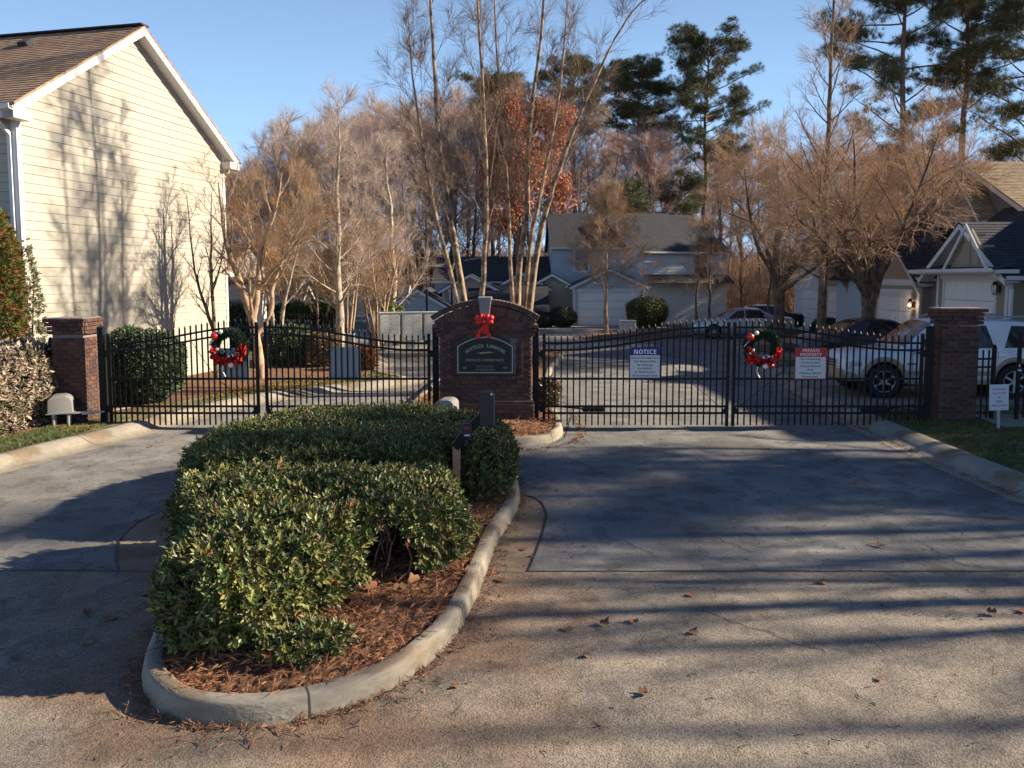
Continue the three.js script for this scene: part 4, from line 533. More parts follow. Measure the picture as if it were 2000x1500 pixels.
// ridge along x version: built turned and then rotated into place by a sub frame
function crossRoof(t, { x0, x1, z0, z1, eave, peak, roof, over = 0.3, mat, y = 0, exp = 0.15, front = true }) { // ridge along x; gable faces at x0 and x1
  const d = z1 - z0, zm = (z0 + z1) / 2;
  part('wall_core', uvm(new THREE.ExtrudeGeometry(new THREE.Shape([[-d / 2, y - 0.6], [d / 2, y - 0.6], [d / 2, eave], [0, peak], [-d / 2, eave]].map((p) => new THREE.Vector2(...p))), { depth: x1 - x0, bevelEnabled: false }).rotateY(Math.PI / 2).translate(x0, 0, zm)), mat, t);
  const g = [...lapGeos(x0 + 0.05, x1 - 0.05, y, eave, 0, 0, exp).map((q) => q.translate(0, 0, z1 + 0.008)), ...lapGeos(-d / 2 + 0.05, d / 2 - 0.05, y, eave, 0, peak, exp).map((q) => q.rotateY(-Math.PI / 2).translate(x0 - 0.008, 0, zm)), ...lapGeos(-d / 2 + 0.05, d / 2 - 0.05, y, eave, 0, peak, exp).map((q) => q.rotateY(Math.PI / 2).translate(x1 + 0.008, 0, zm))];
  const lp = part('lap_siding', merge(g), mat, t); lp.userData.kind = 'stuff';
  const sl = (peak - eave) / (d / 2); part('roof', shingles(x0 - 0.25, x1 + 0.25, eave - over * sl, z1 + over, peak, zm).translate(0, 0.03, 0), roof, t); part('roof', shingles(x0 - 0.25, x1 + 0.25, eave - over * sl, z0 - over, peak, zm).translate(0, 0.03, 0), roof, t);
  for (const xx of [x0 - 0.25, x1 + 0.22]) for (const g2 of rakeBoards(d, eave, peak, 0, over, 0.18, 0.03, 0)) part('rake_board', g2.rotateY(Math.PI / 2).translate(xx, 0, zm), mTrim, t);
  part('gutter', gutter(-(x1 + 0.25), -(x0 - 0.25), eave - over * sl - 0.06, 0, 1).rotateY(Math.PI).translate(0, 0, z1 + over).scale(1, 1, 1), mTrim, t);
}
// --- row of townhouses on the right: fronts face the drive (-x), local x runs towards the street
const FACE = -Math.PI / 2;
{ // nearest: double decorated gable over the garage
  const T = thing('townhouse', 'tan townhouse garage with twin bracketed gables behind the white car', 'house', [13.2, 0.62, -22.9], FACE);
  wing(T, { w: 3.5, d: 5, h: 2.55, rise: 1.25, x: 0, z: 0, mat: mSidTan, roof: mRoofDark, over: 0.45, rake: 0.42 });
  for (const g of rakeBoards(2.0, 2.62, 3.75, 0.55, 0.12, 0.13, 0.04, 0.62)) part('rake_board', g, mTrim, T); part('gable_panel', extrude([[-0.36, 2.55], [1.6, 2.55], [0.62, 3.6]], 0.05).translate(0, 0, 0.36), mSidOlive, T);
  for (const x of [-0.9, 0.05, 0.62, 1.05]) part('batten', span(x - 0.025, x + 0.025, 2.6, 2.72 + (1.0 - Math.abs(x - (x < 0.3 ? 0 : 0.62))) * 0.75, 0.03, x < 0.3 ? 0.06 : 0.44), mSidTan, T);
  for (let k = 0; k < 5; k++) part('louver', at(span(-0.24, 0.24, -0.02, 0.02, 0, 0.05), -0.08, 3.05 + k * 0.09, 0.03, -0.5), mTrim, T);
  part('eave_shelf', [span(-2.2, 2.2, 2.36, 2.46, 0.02, 0.62)], mTrim, T); part('shelf_roof', shingles(-2.2, 2.2, 2.47, 0.62, 2.62, 0.05), mRoofDark, T); part('gutter', gutter(-2.2, 2.2, 2.38, 0, 1).rotateY(Math.PI).translate(0, 0, 0.62).rotateY(0), mTrim, T);
  garageDoor(T, -1.3, 1.2, 0.02, 2.12, 0.0, 4); wallLamp(T, 1.42, 1.95, 0.04, false);
  part('downspout', downspout(1.95, 2.4, 0, 0, 0.5), mTrim, T);
  part('side_wall', merge([...lapGeos(1.8, 8, 0, 2.4, 0, 0, 0.15).map((g) => g.translate(0, 0, -1.2)), span(1.8, 8, -0.6, 2.4, -1.5, -1.21)]), mSidGrey, T);
  part('roof', shingles(1.6, 8.5, 2.35, -0.6, 4.6, -4.4), mRoofDark, T);
  crossRoof(T, { x0: -2, x1: 8, z0: -13, z1: -4.4, eave: 5.3, peak: 7.4, roof: mRoofDark, mat: mSidGrey });
}
{ // second: peach gable
  const T = thing('townhouse', 'peach sided townhouse garage with plain gable and lit coach lamp', 'house', [14.0, 0.1, -29.0], FACE);
  wing(T, { w: 3.3, d: 6, h: 2.65, rise: 1.35, x: 0, z: 0, mat: mSidPeach, roof: mRoofDark, over: 0.15, rake: 0.2 });
  part('band_board', span(-1.6, 1.6, 2.5, 2.72, 0.02, 0.06), mTrim, T);
  garageDoor(T, -1.2, 1.15, 0.02, 2.1, 0.0, 4); wallLamp(T, 1.38, 1.85, 0.04, true); part('downspout', downspout(1.8, 2.62, 0, 0, 0.25), mTrim, T);
  part('side_wall', merge([...lapGeos(1.66, 4.6, 0, 2.75, 0, 0, 0.15).map((g) => g.translate(0, 0, -0.35)), span(1.66, 4.6, -0.6, 2.75, -0.7, -0.36)]), mSidGrey, T);
  part('roof', shingles(1.0, 4.9, 2.7, 0.0, 5.2, -3.2), mRoofDark, T); part('roof', shingles(-6.2, -1.0, 2.7, 0.0, 5.2, -3.2), mRoofDark, T); part('side_wall', merge([...lapGeos(-6.1, -1.7, 0, 2.75, 0, 0, 0.15).map((g) => g.translate(0, 0, -0.35)), span(-6.1, -1.7, -0.6, 2.75, -0.7, -0.36)]), mSidBlue, T); part('gutter', gutter(-4.7, -1.75, 2.66, 0, 1).rotateY(Math.PI).translate(0, 0, 0.0), mTrim, T);
  // main block behind: ridge runs away from the drive, near slope catches the sun
  const d = 10, P = [-d / 2, d / 2]; wing(T, { w: 9.4, d: 10, h: 4.6, rise: 2.5, x: -1.4, z: -3.2, mat: mSidGrey, roof: mRoofTan, over: 0.4, rake: 0.3 });
  wing(T, { w: 2.7, d: 4, h: 5.0, rise: 1.6, x: -0.7, z: -2.6, y: 0, mat: mSidGrey, roof: mRoofTan, over: 0.25, rake: 0.2 });
}
{
  const T = thing('townhouse', 'olive sided townhouse garage with shining coach lamp between the two peach and blue neighbours', 'house', [16.0, 0.1, -38.9], FACE);
  wing(T, { w: 4.4, d: 6, h: 3.15, rise: 1.5, x: 0.2, z: 0, mat: mSidOlive, roof: mRoofDark });
  garageDoor(T, -1.2, 1.2, 0.02, 2.1, 0.0, 4); wallLamp(T, 1.5, 1.85, 0.04, true); part('downspout', downspout(2.2, 3.0, 0, 0, 0.3), mTrim, T);
  part('side_wall', merge([...lapGeos(2.42, 6.4, 0, 3.0, 0, 0, 0.15).map((g) => g.translate(0, 0, -0.8)), span(2.42, 6.4, -0.6, 3.0, -1.2, -0.81)]), mSidBlue, T);
  part('roof', shingles(1.6, 6.6, 2.95, -0.4, 5.2, -4), mRoofDark, T);
  wing(T, { w: 9, d: 10, h: 5.3, rise: 2.6, x: 0.5, z: -4, mat: mSidGrey, roof: mRoofTan, over: 0.4 });
}
{
  const T = thing('townhouse', 'pale townhouse garage furthest along the drive beside the wood', 'house', [16.6, 0.1, -44.2], FACE);
  wing(T, { w: 4.6, d: 6, h: 3.0, rise: 1.5, mat: mSidWhite, roof: mRoofDark }); garageDoor(T, -1.2, 1.2, 0.02, 2.1, 0, 4); part('downspout', downspout(2.2, 2.9, 0, 0, 0.3), mTrim, T);
  wing(T, { w: 7, d: 9, h: 5.0, rise: 2.4, x: -0.5, z: -4, mat: mSidGrey, roof: mRoofTan, over: 0.4 });
}
// --- houses across the end of the drive, facing the street
{
  const T = thing('townhouse', 'pale blue two storey townhouse with wide white garage door facing the gates', 'house', [5.9, 0.02, -48.3]);
  wing(T, { w: 4.3, d: 5, h: 2.45, rise: 1.0, x: 0, z: 0, mat: mSidBlue, roof: mRoofDark, exp: 0.18 });
  garageDoor(T, -1.8, 1.75, 0.02, 1.95, 0, 6); wallLamp(T, 2.0, 1.75, 0.04, false);
  crossRoof(T, { x0: -3.2, x1: 4.8, z0: -12, z1: -3.5, eave: 4.95, peak: 7.35, roof: mRoofDark, mat: mSidBlue, exp: 0.18 });
  windowOn(T, 3.6, 3.35, 0.85, 1.3, -3.48); windowOn(T, -1.4, 3.35, 0.85, 1.3, -3.48);
  part('hip_board', [bar(V(2.6, 5.0, -2.9), V(4.2, 7.2, -7.4), 0.16, 0.05)], mTrim, T);
  wing(T, { w: 2.9, d: 3, h: 2.35, rise: 0.8, x: -3.4, z: -1.6, mat: mSidOlive, roof: mRoofDark, exp: 0.18 });
  part('downspout', downspout(2.2, 2.4, 0, 0, 0.3), mTrim, T);
}
{
  const T = thing('townhouse', 'white sided townhouse wall in dappled light behind the silver car', 'house', [11.2, 0.02, -50.4], 0.3);
  crossRoof(T, { x0: -3.2, x1: 2.75, z0: -10, z1: 0, eave: 4.6, peak: 7.2, roof: mRoofDark, mat: mSidWhite, exp: 0.18 });
  windowOn(T, 0.8, 3.0, 0.85, 1.25, 0.02); part('band_board', span(-3.15, -0.6, 2.45, 2.62, 0.02, 0.06), mTrim, T); part('shed_roof', shingles(-3.2, 2.75, 2.55, 0.9, 3.1, 0.05), mRoofDark, T); part('downspout', downspout(-2.9, 2.5, 0, 0, 0.4), mTrim, T);
}
{
  const T = thing('townhouse', 'olive townhouse front with downspouts next to the wide white garage door', 'house', [-0.6, 0.02, -50.0]);
  wing(T, { w: 3.2, d: 4, h: 2.35, rise: 0.9, x: 1.2, z: 0, mat: mSidOlive, roof: mRoofDark, exp: 0.18 }); wing(T, { w: 3.4, d: 4, h: 2.2, rise: 0.9, x: -2.0, z: 0.6, mat: mSidPeach, roof: mRoofDark, exp: 0.18 });
  crossRoof(T, { x0: -4.5, x1: 3.0, z0: -12, z1: -3.2, eave: 2.7, peak: 4.4, roof: mRoofDark, mat: mSidBlue, exp: 0.18 }); part('downspout', downspout(2.5, 2.3, 0, 0, 0.3), mTrim, T); garageDoor(T, -3.2, -0.9, 0.02, 1.9, 0.6, 4);
}
for (const [x, z, l, m] of [[-5.4, -45.5, 'blue grey garage gable behind the mailbox bank', mSidBlue], [-14.2, -47, 'blue grey garage gable behind the crape myrtles and long hedge', mSidBlue], [-20.5, -46.2, 'grey garage gable beyond the cream house corner', mSidGrey]]) {
  const T = thing('townhouse', l, 'house', [x, -1.85, z]); wing(T, { w: 5.6, d: 7, h: 2.5, rise: 1.6, mat: m, roof: mRoofDark, exp: 0.18 }); garageDoor(T, -2.2, 2.2, 0.02, 2.1, 0, 6); crossRoof(T, { x0: 2.9, x1: 7.4, z0: -7, z1: -1.5, eave: 2.6, peak: 4.3, roof: mRoofDark, mat: m, exp: 0.18 }); windowOn(T, 5.0, 0.9, 0.9, 1.2, -1.48);
}

// ------------------------------------------------------------------ vehicles (length along +x = forward)
const csg = new Evaluator(); csg.attributes = ['position', 'normal', 'uv']; csg.useGroups = false;
function loft(st, smooth = 0.7) {
  // st: [x, yb, wb, ym, wm, ys, ws, yt, wt, crown]
  const ring = (s) => { const [x, yb, wb, ym, wm, ys, ws, yt, wt, cr] = s; const h = [[0, yb], [wb, yb], [lerp(wb, wm, 0.8), lerp(yb, ym, 0.35)], [wm, ym], [lerp(wm, ws, 0.55), lerp(ym, ys, 0.6)], [ws, ys], [lerp(ws, wt, 0.5), lerp(ys, yt, 0.52)], [wt, yt], [wt * 0.72, yt + cr * 0.55], [wt * 0.36, yt + cr * 0.9], [0, yt + cr]]; const out = h.map(([z, y]) => [x, y, z]); for (let i = h.length - 2; i >= 1; i--) out.push([x, h[i][1], -h[i][0]]); return out; };
  const P = [], I = []; const rings = st.map(ring), k = rings[0].length; for (const r of rings) for (const p of r) P.push(...p);
  for (let i = 0; i < rings.length - 1; i++) for (let j = 0; j < k; j++) { const a = i * k + j, b = i * k + (j + 1) % k, c = a + k, d = b + k; I.push(a, b, c, b, d, c); }
  for (const [ri, f] of [[0, 1], [rings.length - 1, 0]]) { const o = ri * k; for (let j = 1; j < k - 1; j++) f ? I.push(o, o + j + 1, o + j) : I.push(o, o + j, o + j + 1); }
  const g = new THREE.BufferGeometry(); g.setAttribute('position', new THREE.Float32BufferAttribute(P, 3)); g.setIndex(I); const q = toCreasedNormals(g, smooth); q.setAttribute('uv', new THREE.Float32BufferAttribute(new Float32Array(q.attributes.position.count * 2), 2)); return q;
}
function sampleSt(st, x) { for (let i = 0; i < st.length - 1; i++) if ((x - st[i][0]) * (x - st[i + 1][0]) <= 0) { const t = (x - st[i][0]) / (st[i + 1][0] - st[i][0] || 1); return st[i].map((v, k) => lerp(v, st[i + 1][k], t)); } return st[x < st[0][0] ? 0 : st.length - 1]; }
// glass patch on the side between shoulder and roof: lower edge x0..x1, upper edge x2..x3
function sideGlass(st, x0, x1, x2, x3, side, v0 = 0.1, v1 = 0.86, off = 0.008) { const P = [], I = [], nu = 10, nv = 5; for (let j = 0; j <= nv; j++) for (let i = 0; i <= nu; i++) { const vv = lerp(v0, v1, j / nv), x = lerp(lerp(x0, x1, i / nu), lerp(x2, x3, i / nu), j / nv), s = sampleSt(st, x), y = lerp(s[5], s[7], vv), w = vv < 0.52 ? lerp(s[6], lerp(s[6], s[8], 0.5), vv / 0.52) : lerp(lerp(s[6], s[8], 0.5), s[8], (vv - 0.52) / 0.48); P.push(x, y, side * (w + off)); } for (let j = 0; j < nv; j++) for (let i = 0; i < nu; i++) { const a = j * (nu + 1) + i; I.push(a, a + 1, a + nu + 1, a + 1, a + nu + 2, a + nu + 1); } const g = new THREE.BufferGeometry(); g.setAttribute('position', new THREE.Float32BufferAttribute(P, 3)); g.setAttribute('uv', new THREE.Float32BufferAttribute(new Float32Array(P.length / 3 * 2), 2)); g.setIndex(I); g.computeVertexNormals(); return g; }
function topGlass(st, xa, xb, f = 0.9, off = 0.01) { const P = [], I = [], nu = 6, nv = 10; for (let i = 0; i <= nu; i++) { const s = sampleSt(st, lerp(xa, xb, i / nu)); for (let j = 0; j <= nv; j++) { const z = lerp(-f, f, j / nv), k = 1 - z * z; P.push(s[0], s[7] + s[9] * Math.min(1, k * 1.15) + off, z * s[8]); } } for (let i = 0; i < nu; i++) for (let j = 0; j < nv; j++) { const a = i * (nv + 1) + j; I.push(a, a + 1, a + nv + 1, a + 1, a + nv + 2, a + nv + 1); } const g = new THREE.BufferGeometry(); g.setAttribute('position', new THREE.Float32BufferAttribute(P, 3)); g.setAttribute('uv', new THREE.Float32BufferAttribute(new Float32Array(P.length / 3 * 2), 2)); g.setIndex(I); g.computeVertexNormals(); return g; }
function wheel(t, x, z, r, wd, spokes) {
  const s = Math.sign(z); const w = part('wheel', new THREE.LatheGeometry([[r * 0.62, -wd / 2], [r * 0.9, -wd / 2], [r * 0.985, -wd * 0.38], [r, -wd * 0.2], [r, wd * 0.2], [r * 0.985, wd * 0.38], [r * 0.9, wd / 2], [r * 0.66, wd / 2], [r * 0.64, wd * 0.3], [r * 0.6, -wd * 0.1]].map((p) => new THREE.Vector2(...p)), 36).rotateX(Math.PI / 2 * s), mRubber, t); w.position.set(x, r, z);
  const gs = [new THREE.CylinderGeometry(r * 0.6, r * 0.6, 0.02, 28).rotateX(Math.PI / 2).translate(0, 0, -s * wd * 0.05)]; part('brake', gs, mRubber, w);
  const rim = [new THREE.TorusGeometry(r * 0.63, r * 0.035, 6, 36).translate(0, 0, s * wd * 0.42), new THREE.CylinderGeometry(r * 0.13, r * 0.15, 0.05, 14).rotateX(Math.PI / 2).translate(0, 0, s * wd * 0.34)]; for (let k = 0; k < spokes; k++) { const a = k * 6.2832 / spokes; rim.push(rbox(r * 0.14, r * 0.56, 0.035, 0.01, 0, r * 0.36, 0).rotateZ(a).translate(0, 0, s * wd * 0.34)); } part('rim', rim, mSteel, w);
}
function carve(body, wheels, r, wdt) { let b = new Brush(body); b.updateMatrixWorld(); for (const [x, z] of wheels) { const c = new Brush(uvm(new THREE.CylinderGeometry(r, r, wdt, 30).rotateX(Math.PI / 2))); c.position.set(x, r * 0.9, z); c.updateMatrixWorld(); b = csg.evaluate(b, c, SUBTRACTION); } return b.geometry; }
const carPaint = (c, met = 0) => MP(c, { roughness: 0.35, metalness: met, clearcoat: 1, clearcoatRoughness: 0.06 });
{ // --- white off-road car
  const t = thing('white_suv', 'white off-road car with tan bumper and flares parked behind the gate', 'car', [9.92, 0.13, -18.75], Math.PI - 0.03), paint = carPaint([0.66, 0.67, 0.68]), tan = MP([0.33, 0.25, 0.17], { roughness: 0.5 });
  const st = [[-2.42, 0.62, 0.7, 0.72, 0.82, 0.98, 0.8, 1.02, 0.68, 0.02], [-2.36, 0.42, 0.78, 0.7, 0.9, 1.05, 0.88, 1.15, 0.8, 0.02], [-2.3, 0.4, 0.8, 0.7, 0.92, 1.08, 0.9, 1.62, 0.68, 0.05], [-2.12, 0.38, 0.82, 0.7, 0.935, 1.1, 0.915, 1.71, 0.68, 0.06], [-1.2, 0.34, 0.83, 0.68, 0.945, 1.09, 0.925, 1.745, 0.7, 0.06], [-0.2, 0.33, 0.83, 0.68, 0.945, 1.07, 0.925, 1.745, 0.69, 0.06], [0.25, 0.33, 0.83, 0.68, 0.945, 1.06, 0.92, 1.70, 0.66, 0.06], [0.5, 0.33, 0.83, 0.68, 0.945, 1.055, 0.915, 1.52, 0.69, 0.06], [0.98, 0.33, 0.83, 0.68, 0.94, 1.04, 0.905, 1.115, 0.78, 0.05], [1.15, 0.33, 0.83, 0.68, 0.94, 1.025, 0.9, 1.08, 0.78, 0.05], [1.7, 0.36, 0.82, 0.68, 0.93, 0.99, 0.88, 1.045, 0.72, 0.05], [2.12, 0.4, 0.8, 0.68, 0.9, 0.93, 0.85, 0.985, 0.66, 0.045], [2.3, 0.42, 0.72, 0.66, 0.82, 0.86, 0.78, 0.9, 0.6, 0.03], [2.36, 0.5, 0.62, 0.64, 0.72, 0.8, 0.66, 0.82, 0.5, 0.01]];
  const wh = [[1.46, 0.86], [1.46, -0.86], [-1.44, 0.86], [-1.44, -0.86]];
  part('body', carve(loft(st, 0.55), wh, 0.46, 0.62), paint, t);
  for (const [x, z] of wh) { wheel(t, x, z > 0 ? 0.84 : -0.84, 0.385, 0.24, 6); part('wheel_arch', new THREE.TorusGeometry(0.475, 0.06, 8, 26, Math.PI).scale(1, 1, 0.55).translate(x, 0.41, Math.sign(z) * 0.93), tan, t); part('wheel_well', new THREE.CylinderGeometry(0.45, 0.45, 0.5, 24, 1, true).rotateX(Math.PI / 2).translate(x, 0.415, Math.sign(z) * 0.66), mRubber, t); }
  const g1 = part('windshield', topGlass(st, 0.94, 0.3, 0.9), mGlass, t); part('rear_window', topGlass(st, -2.355, -2.31, 0.85), mGlass, t);
  for (const s of [-1, 1]) { part('side_window', sideGlass(st, 0.86, 0.02, 0.36, 0.02, s), mGlass, t); part('side_window', sideGlass(st, -0.06, -0.98, -0.06, -0.86, s), mGlass, t); part('side_window', sideGlass(st, -1.2, -2.16, -1.42, -2.1, s), mGlass, t);
    part('headlight', rbox(0.3, 0.17, 0.06, 0.03, 2.1, 0.76, s * 0.865).rotateY(0), MP([0.5, 0.52, 0.54], { roughness: 0.08, clearcoat: 1 }), t); part('turn_lamp', rbox(0.08, 0.07, 0.02, 0.01, 2.0, 0.77, s * 0.9), MP([0.5, 0.12, 0.02], { roughness: 0.2 }), t);
    part('mirror', [rbox(0.12, 0.16, 0.2, 0.04, 0.72, 1.14, s * 1.04), rbox(0.05, 0.05, 0.16, 0.01, 0.74, 1.08, s * 0.94)], paint, t); part('mirror_base', rbox(0.13, 0.05, 0.2, 0.02, 0.72, 1.05, s * 1.04), mRubber, t);
    part('roof_rail', [pipe([V(-2.0, 1.765, s * 0.62), V(-1.9, 1.84, s * 0.61), V(-0.2, 1.845, s * 0.6), V(-0.02, 1.77, s * 0.6)], 0.022, 8, 5)], mSteel, t);
    for (const x of [-0.25, -1.12]) part('door_handle', rbox(0.18, 0.035, 0.03, 0.01, x, 0.96, s * 0.945), paint, t); part('side_step', rbox(1.9, 0.07, 0.16, 0.03, 0.0, 0.36, s * 0.92), tan, t); part('side_moulding', rbox(1.95, 0.1, 0.02, 0.008, 0.0, 0.58, s * 0.952), tan, t); part('badge', rbox(0.2, 0.03, 0.008, 0.003, 0.86, 0.79, s * 0.945), mRubber, t); for (const x of [0.84, -0.02, -1.05]) part('door_seam', bar(V(x, 0.42, s * 0.946), V(x + (x < -1 ? 0.0 : 0.0), 1.07, s * 0.93), 0.008, 0.006), mRubber, t); }
  part('bumper', [rbox(0.22, 0.28, 1.62, 0.09, 2.3, 0.52, 0), rbox(0.26, 0.26, 0.24, 0.09, 2.14, 0.5, 0.78), rbox(0.26, 0.26, 0.24, 0.09, 2.14, 0.5, -0.78)], tan, t); part('bumper', rbox(0.18, 0.24, 1.7, 0.07, -2.42, 0.55, 0), tan, t);
  const gr = part('grille', rbox(0.05, 0.2, 1.05, 0.02, 2.36, 0.76, 0), mChrome, t); for (let k = 0; k < 3; k++) part('slat', rbox(0.02, 0.025, 0.95, 0.006, 2.39, 0.70 + k * 0.06, 0), mRubber, gr);
  part('chassis', rbox(3.6, 0.16, 1.3, 0.04, 0, 0.32, 0), mRubber, t);
}
function sedan(name, label, p, turn, c, met) {
  const t = thing(name, label, 'car', p, turn), paint = carPaint(c, met);
  const st = [[-2.35, 0.45, 0.6, 0.6, 0.74, 0.86, 0.72, 0.9, 0.6, 0.02], [-2.25, 0.28, 0.72, 0.55, 0.86, 0.92, 0.8, 0.98, 0.66, 0.03], [-1.75, 0.24, 0.78, 0.55, 0.9, 0.94, 0.84, 1.02, 0.68, 0.03], [-1.45, 0.22, 0.79, 0.55, 0.905, 0.94, 0.845, 1.07, 0.66, 0.03], [-0.75, 0.2, 0.8, 0.55, 0.91, 0.93, 0.85, 1.38, 0.56, 0.05], [-0.2, 0.2, 0.8, 0.55, 0.91, 0.92, 0.85, 1.41, 0.56, 0.05], [0.3, 0.2, 0.8, 0.55, 0.91, 0.91, 0.85, 1.36, 0.57, 0.05], [1.1, 0.2, 0.8, 0.55, 0.9, 0.88, 0.84, 0.97, 0.68, 0.04], [1.3, 0.2, 0.79, 0.55, 0.895, 0.86, 0.83, 0.92, 0.68, 0.04], [1.9, 0.24, 0.77, 0.52, 0.87, 0.8, 0.8, 0.85, 0.64, 0.04], [2.25, 0.28, 0.7, 0.5, 0.8, 0.7, 0.74, 0.74, 0.58, 0.03], [2.36, 0.36, 0.6, 0.48, 0.68, 0.6, 0.62, 0.62, 0.5, 0.01]];
  const wh = [[1.42, 0.82], [1.42, -0.82], [-1.38, 0.82], [-1.38, -0.82]]; part('body', carve(loft(st, 0.55), wh, 0.375, 0.6), paint, t);
  for (const [x, z] of wh) { wheel(t, x, z > 0 ? 0.8 : -0.8, 0.325, 0.21, 7); part('wheel_well', new THREE.CylinderGeometry(0.365, 0.365, 0.48, 22, 1, true).rotateX(Math.PI / 2).translate(x, 0.34, Math.sign(z) * 0.62), mRubber, t); }
  part('windshield', topGlass(st, 1.06, 0.36), mGlass, t); part('rear_window', topGlass(st, -1.42, -0.82), mGlass, t);
  for (const s of [-1, 1]) { part('side_window', sideGlass(st, 0.95, 0.0, 0.34, 0.0, s, 0.12, 0.88), mGlass, t); part('side_window', sideGlass(st, -0.07, -1.2, -0.07, -0.8, s, 0.12, 0.88), mGlass, t); part('headlight', rbox(0.3, 0.1, 0.14, 0.03, 2.12, 0.64, s * 0.66), MP([0.5, 0.52, 0.55], { roughness: 0.08, clearcoat: 1 }), t); part('tail_lamp', rbox(0.1, 0.14, 0.3, 0.03, -2.26, 0.8, s * 0.6), MP([0.3, 0.01, 0.01], { roughness: 0.15 }), t); part('mirror', rbox(0.1, 0.1, 0.18, 0.03, 0.78, 0.98, s * 0.94), paint, t); for (const x of [-0.25, -1.1]) part('door_handle', rbox(0.16, 0.03, 0.03, 0.01, x, 0.82, s * 0.9), mChrome, t); }
  part('bumper_trim', [rbox(0.04, 0.1, 0.9, 0.01, 2.34, 0.42, 0), rbox(0.04, 0.12, 0.5, 0.01, -2.34, 0.62, 0)], mRubber, t); return t;
}
sedan('dark_sedan', 'dark blue sedan parked under the bare trees behind the wreath', [11.4, 0.13, -25.9], Math.PI + 0.12, [0.012, 0.014, 0.028], 0.3);
sedan('silver_sedan', 'silver sedan parked in front of the white sided wall', [11.0, 0.02, -38.2], Math.PI - 0.05, [0.42, 0.44, 0.46], 0.5);
sedan('black_sedan', 'black sedan parked behind the silver sedan', [13.1, 0.02, -42.6], Math.PI + 0.1, [0.008, 0.008, 0.01], 0.1);

// ------------------------------------------------------------------ trees
class Wood {
  constructor() { this.b = [{ p: [], i: [], u: [], n: [] }, { p: [], i: [], u: [], n: [] }]; this.tips = []; }
  tube(k, pts, sides) { // pts: {x,y,z,r}
    const B = this.b[k], base = B.p.length / 3; let s = 0;
    for (let i = 0; i < pts.length; i++) {
      const a = pts[Math.max(0, i - 1)], c = pts[Math.min(pts.length - 1, i + 1)], q = pts[i]; let dx = c.x - a.x, dy = c.y - a.y, dz = c.z - a.z; const L = Math.hypot(dx, dy, dz) || 1; dx /= L; dy /= L; dz /= L;
      let ux, uy, uz; if (Math.abs(dy) < 0.9) { ux = -dz; uy = 0; uz = dx; } else { ux = 0; uy = dz; uz = -dy; } const ul = Math.hypot(ux, uy, uz) || 1; ux /= ul; uy /= ul; uz /= ul; const vx = dy * uz - dz * uy, vy = dz * ux - dx * uz, vz = dx * uy - dy * ux;
      if (i) s += Math.hypot(q.x - pts[i - 1].x, q.y - pts[i - 1].y, q.z - pts[i - 1].z);
      for (let j = 0; j < sides; j++) { const t = j / sides * 6.28319, cs = Math.cos(t), sn = Math.sin(t), nx = ux * cs + vx * sn, ny = uy * cs + vy * sn, nz = uz * cs + vz * sn; B.p.push(q.x + nx * q.r, q.y + ny * q.r, q.z + nz * q.r); B.n.push(nx, ny, nz); B.u.push(j / sides * Math.max(0.1, q.r * 6.28), s); }
    }
    for (let i = 0; i < pts.length - 1; i++) for (let j = 0; j < sides; j++) { const a = base + i * sides + j, b = base + i * sides + (j + 1) % sides; B.i.push(a, b, a + sides, b, b + sides, a + sides); }
  }
  geo(k) { const B = this.b[k], g = new THREE.BufferGeometry(); g.setAttribute('position', new THREE.Float32BufferAttribute(B.p, 3)); g.setAttribute('normal', new THREE.Float32BufferAttribute(B.n, 3)); g.setAttribute('uv', new THREE.Float32BufferAttribute(B.u, 2)); g.setIndex(B.i); return g; }
}
// P: per-level arrays: kids, len (ratio or metres), ang, r (ratio), start; up = lift, wob = wander
function along(pts, t) { const f = t * (pts.length - 1), i = Math.min(pts.length - 2, Math.floor(f)), k = f - i, a = pts[i], b = pts[i + 1]; return { x: lerp(a.x, b.x, k), y: lerp(a.y, b.y, k), z: lerp(a.z, b.z, k), r: lerp(a.r, b.r, k), d: V(b.x - a.x, b.y - a.y, b.z - a.z).normalize() }; }
function branch(W, R, o, d, len, r0, lvl, P) {
  const segs = P.segs[lvl], pts = [{ ...o, r: r0 }], dir = d.clone(); const r1 = Math.max(P.rmin * 0.7, r0 * P.taper);
  for (let i = 1; i <= segs; i++) { dir.x += (R() - 0.5) * P.wob; dir.y += (R() - 0.5) * P.wob + P.up[lvl]; dir.z += (R() - 0.5) * P.wob; dir.normalize(); const q = pts[i - 1]; pts.push({ x: q.x + dir.x * len / segs, y: q.y + dir.y * len / segs, z: q.z + dir.z * len / segs, r: lerp(r0, r1, i / segs) }); }
  W.tube(lvl >= P.twigLvl ? 1 : 0, pts, P.sides[lvl]); spawn(W, R, pts, len, lvl, P);
  if (lvl >= P.kids.length - 1) W.tips.push({ ...pts[pts.length - 1], d: dir.clone() });
}
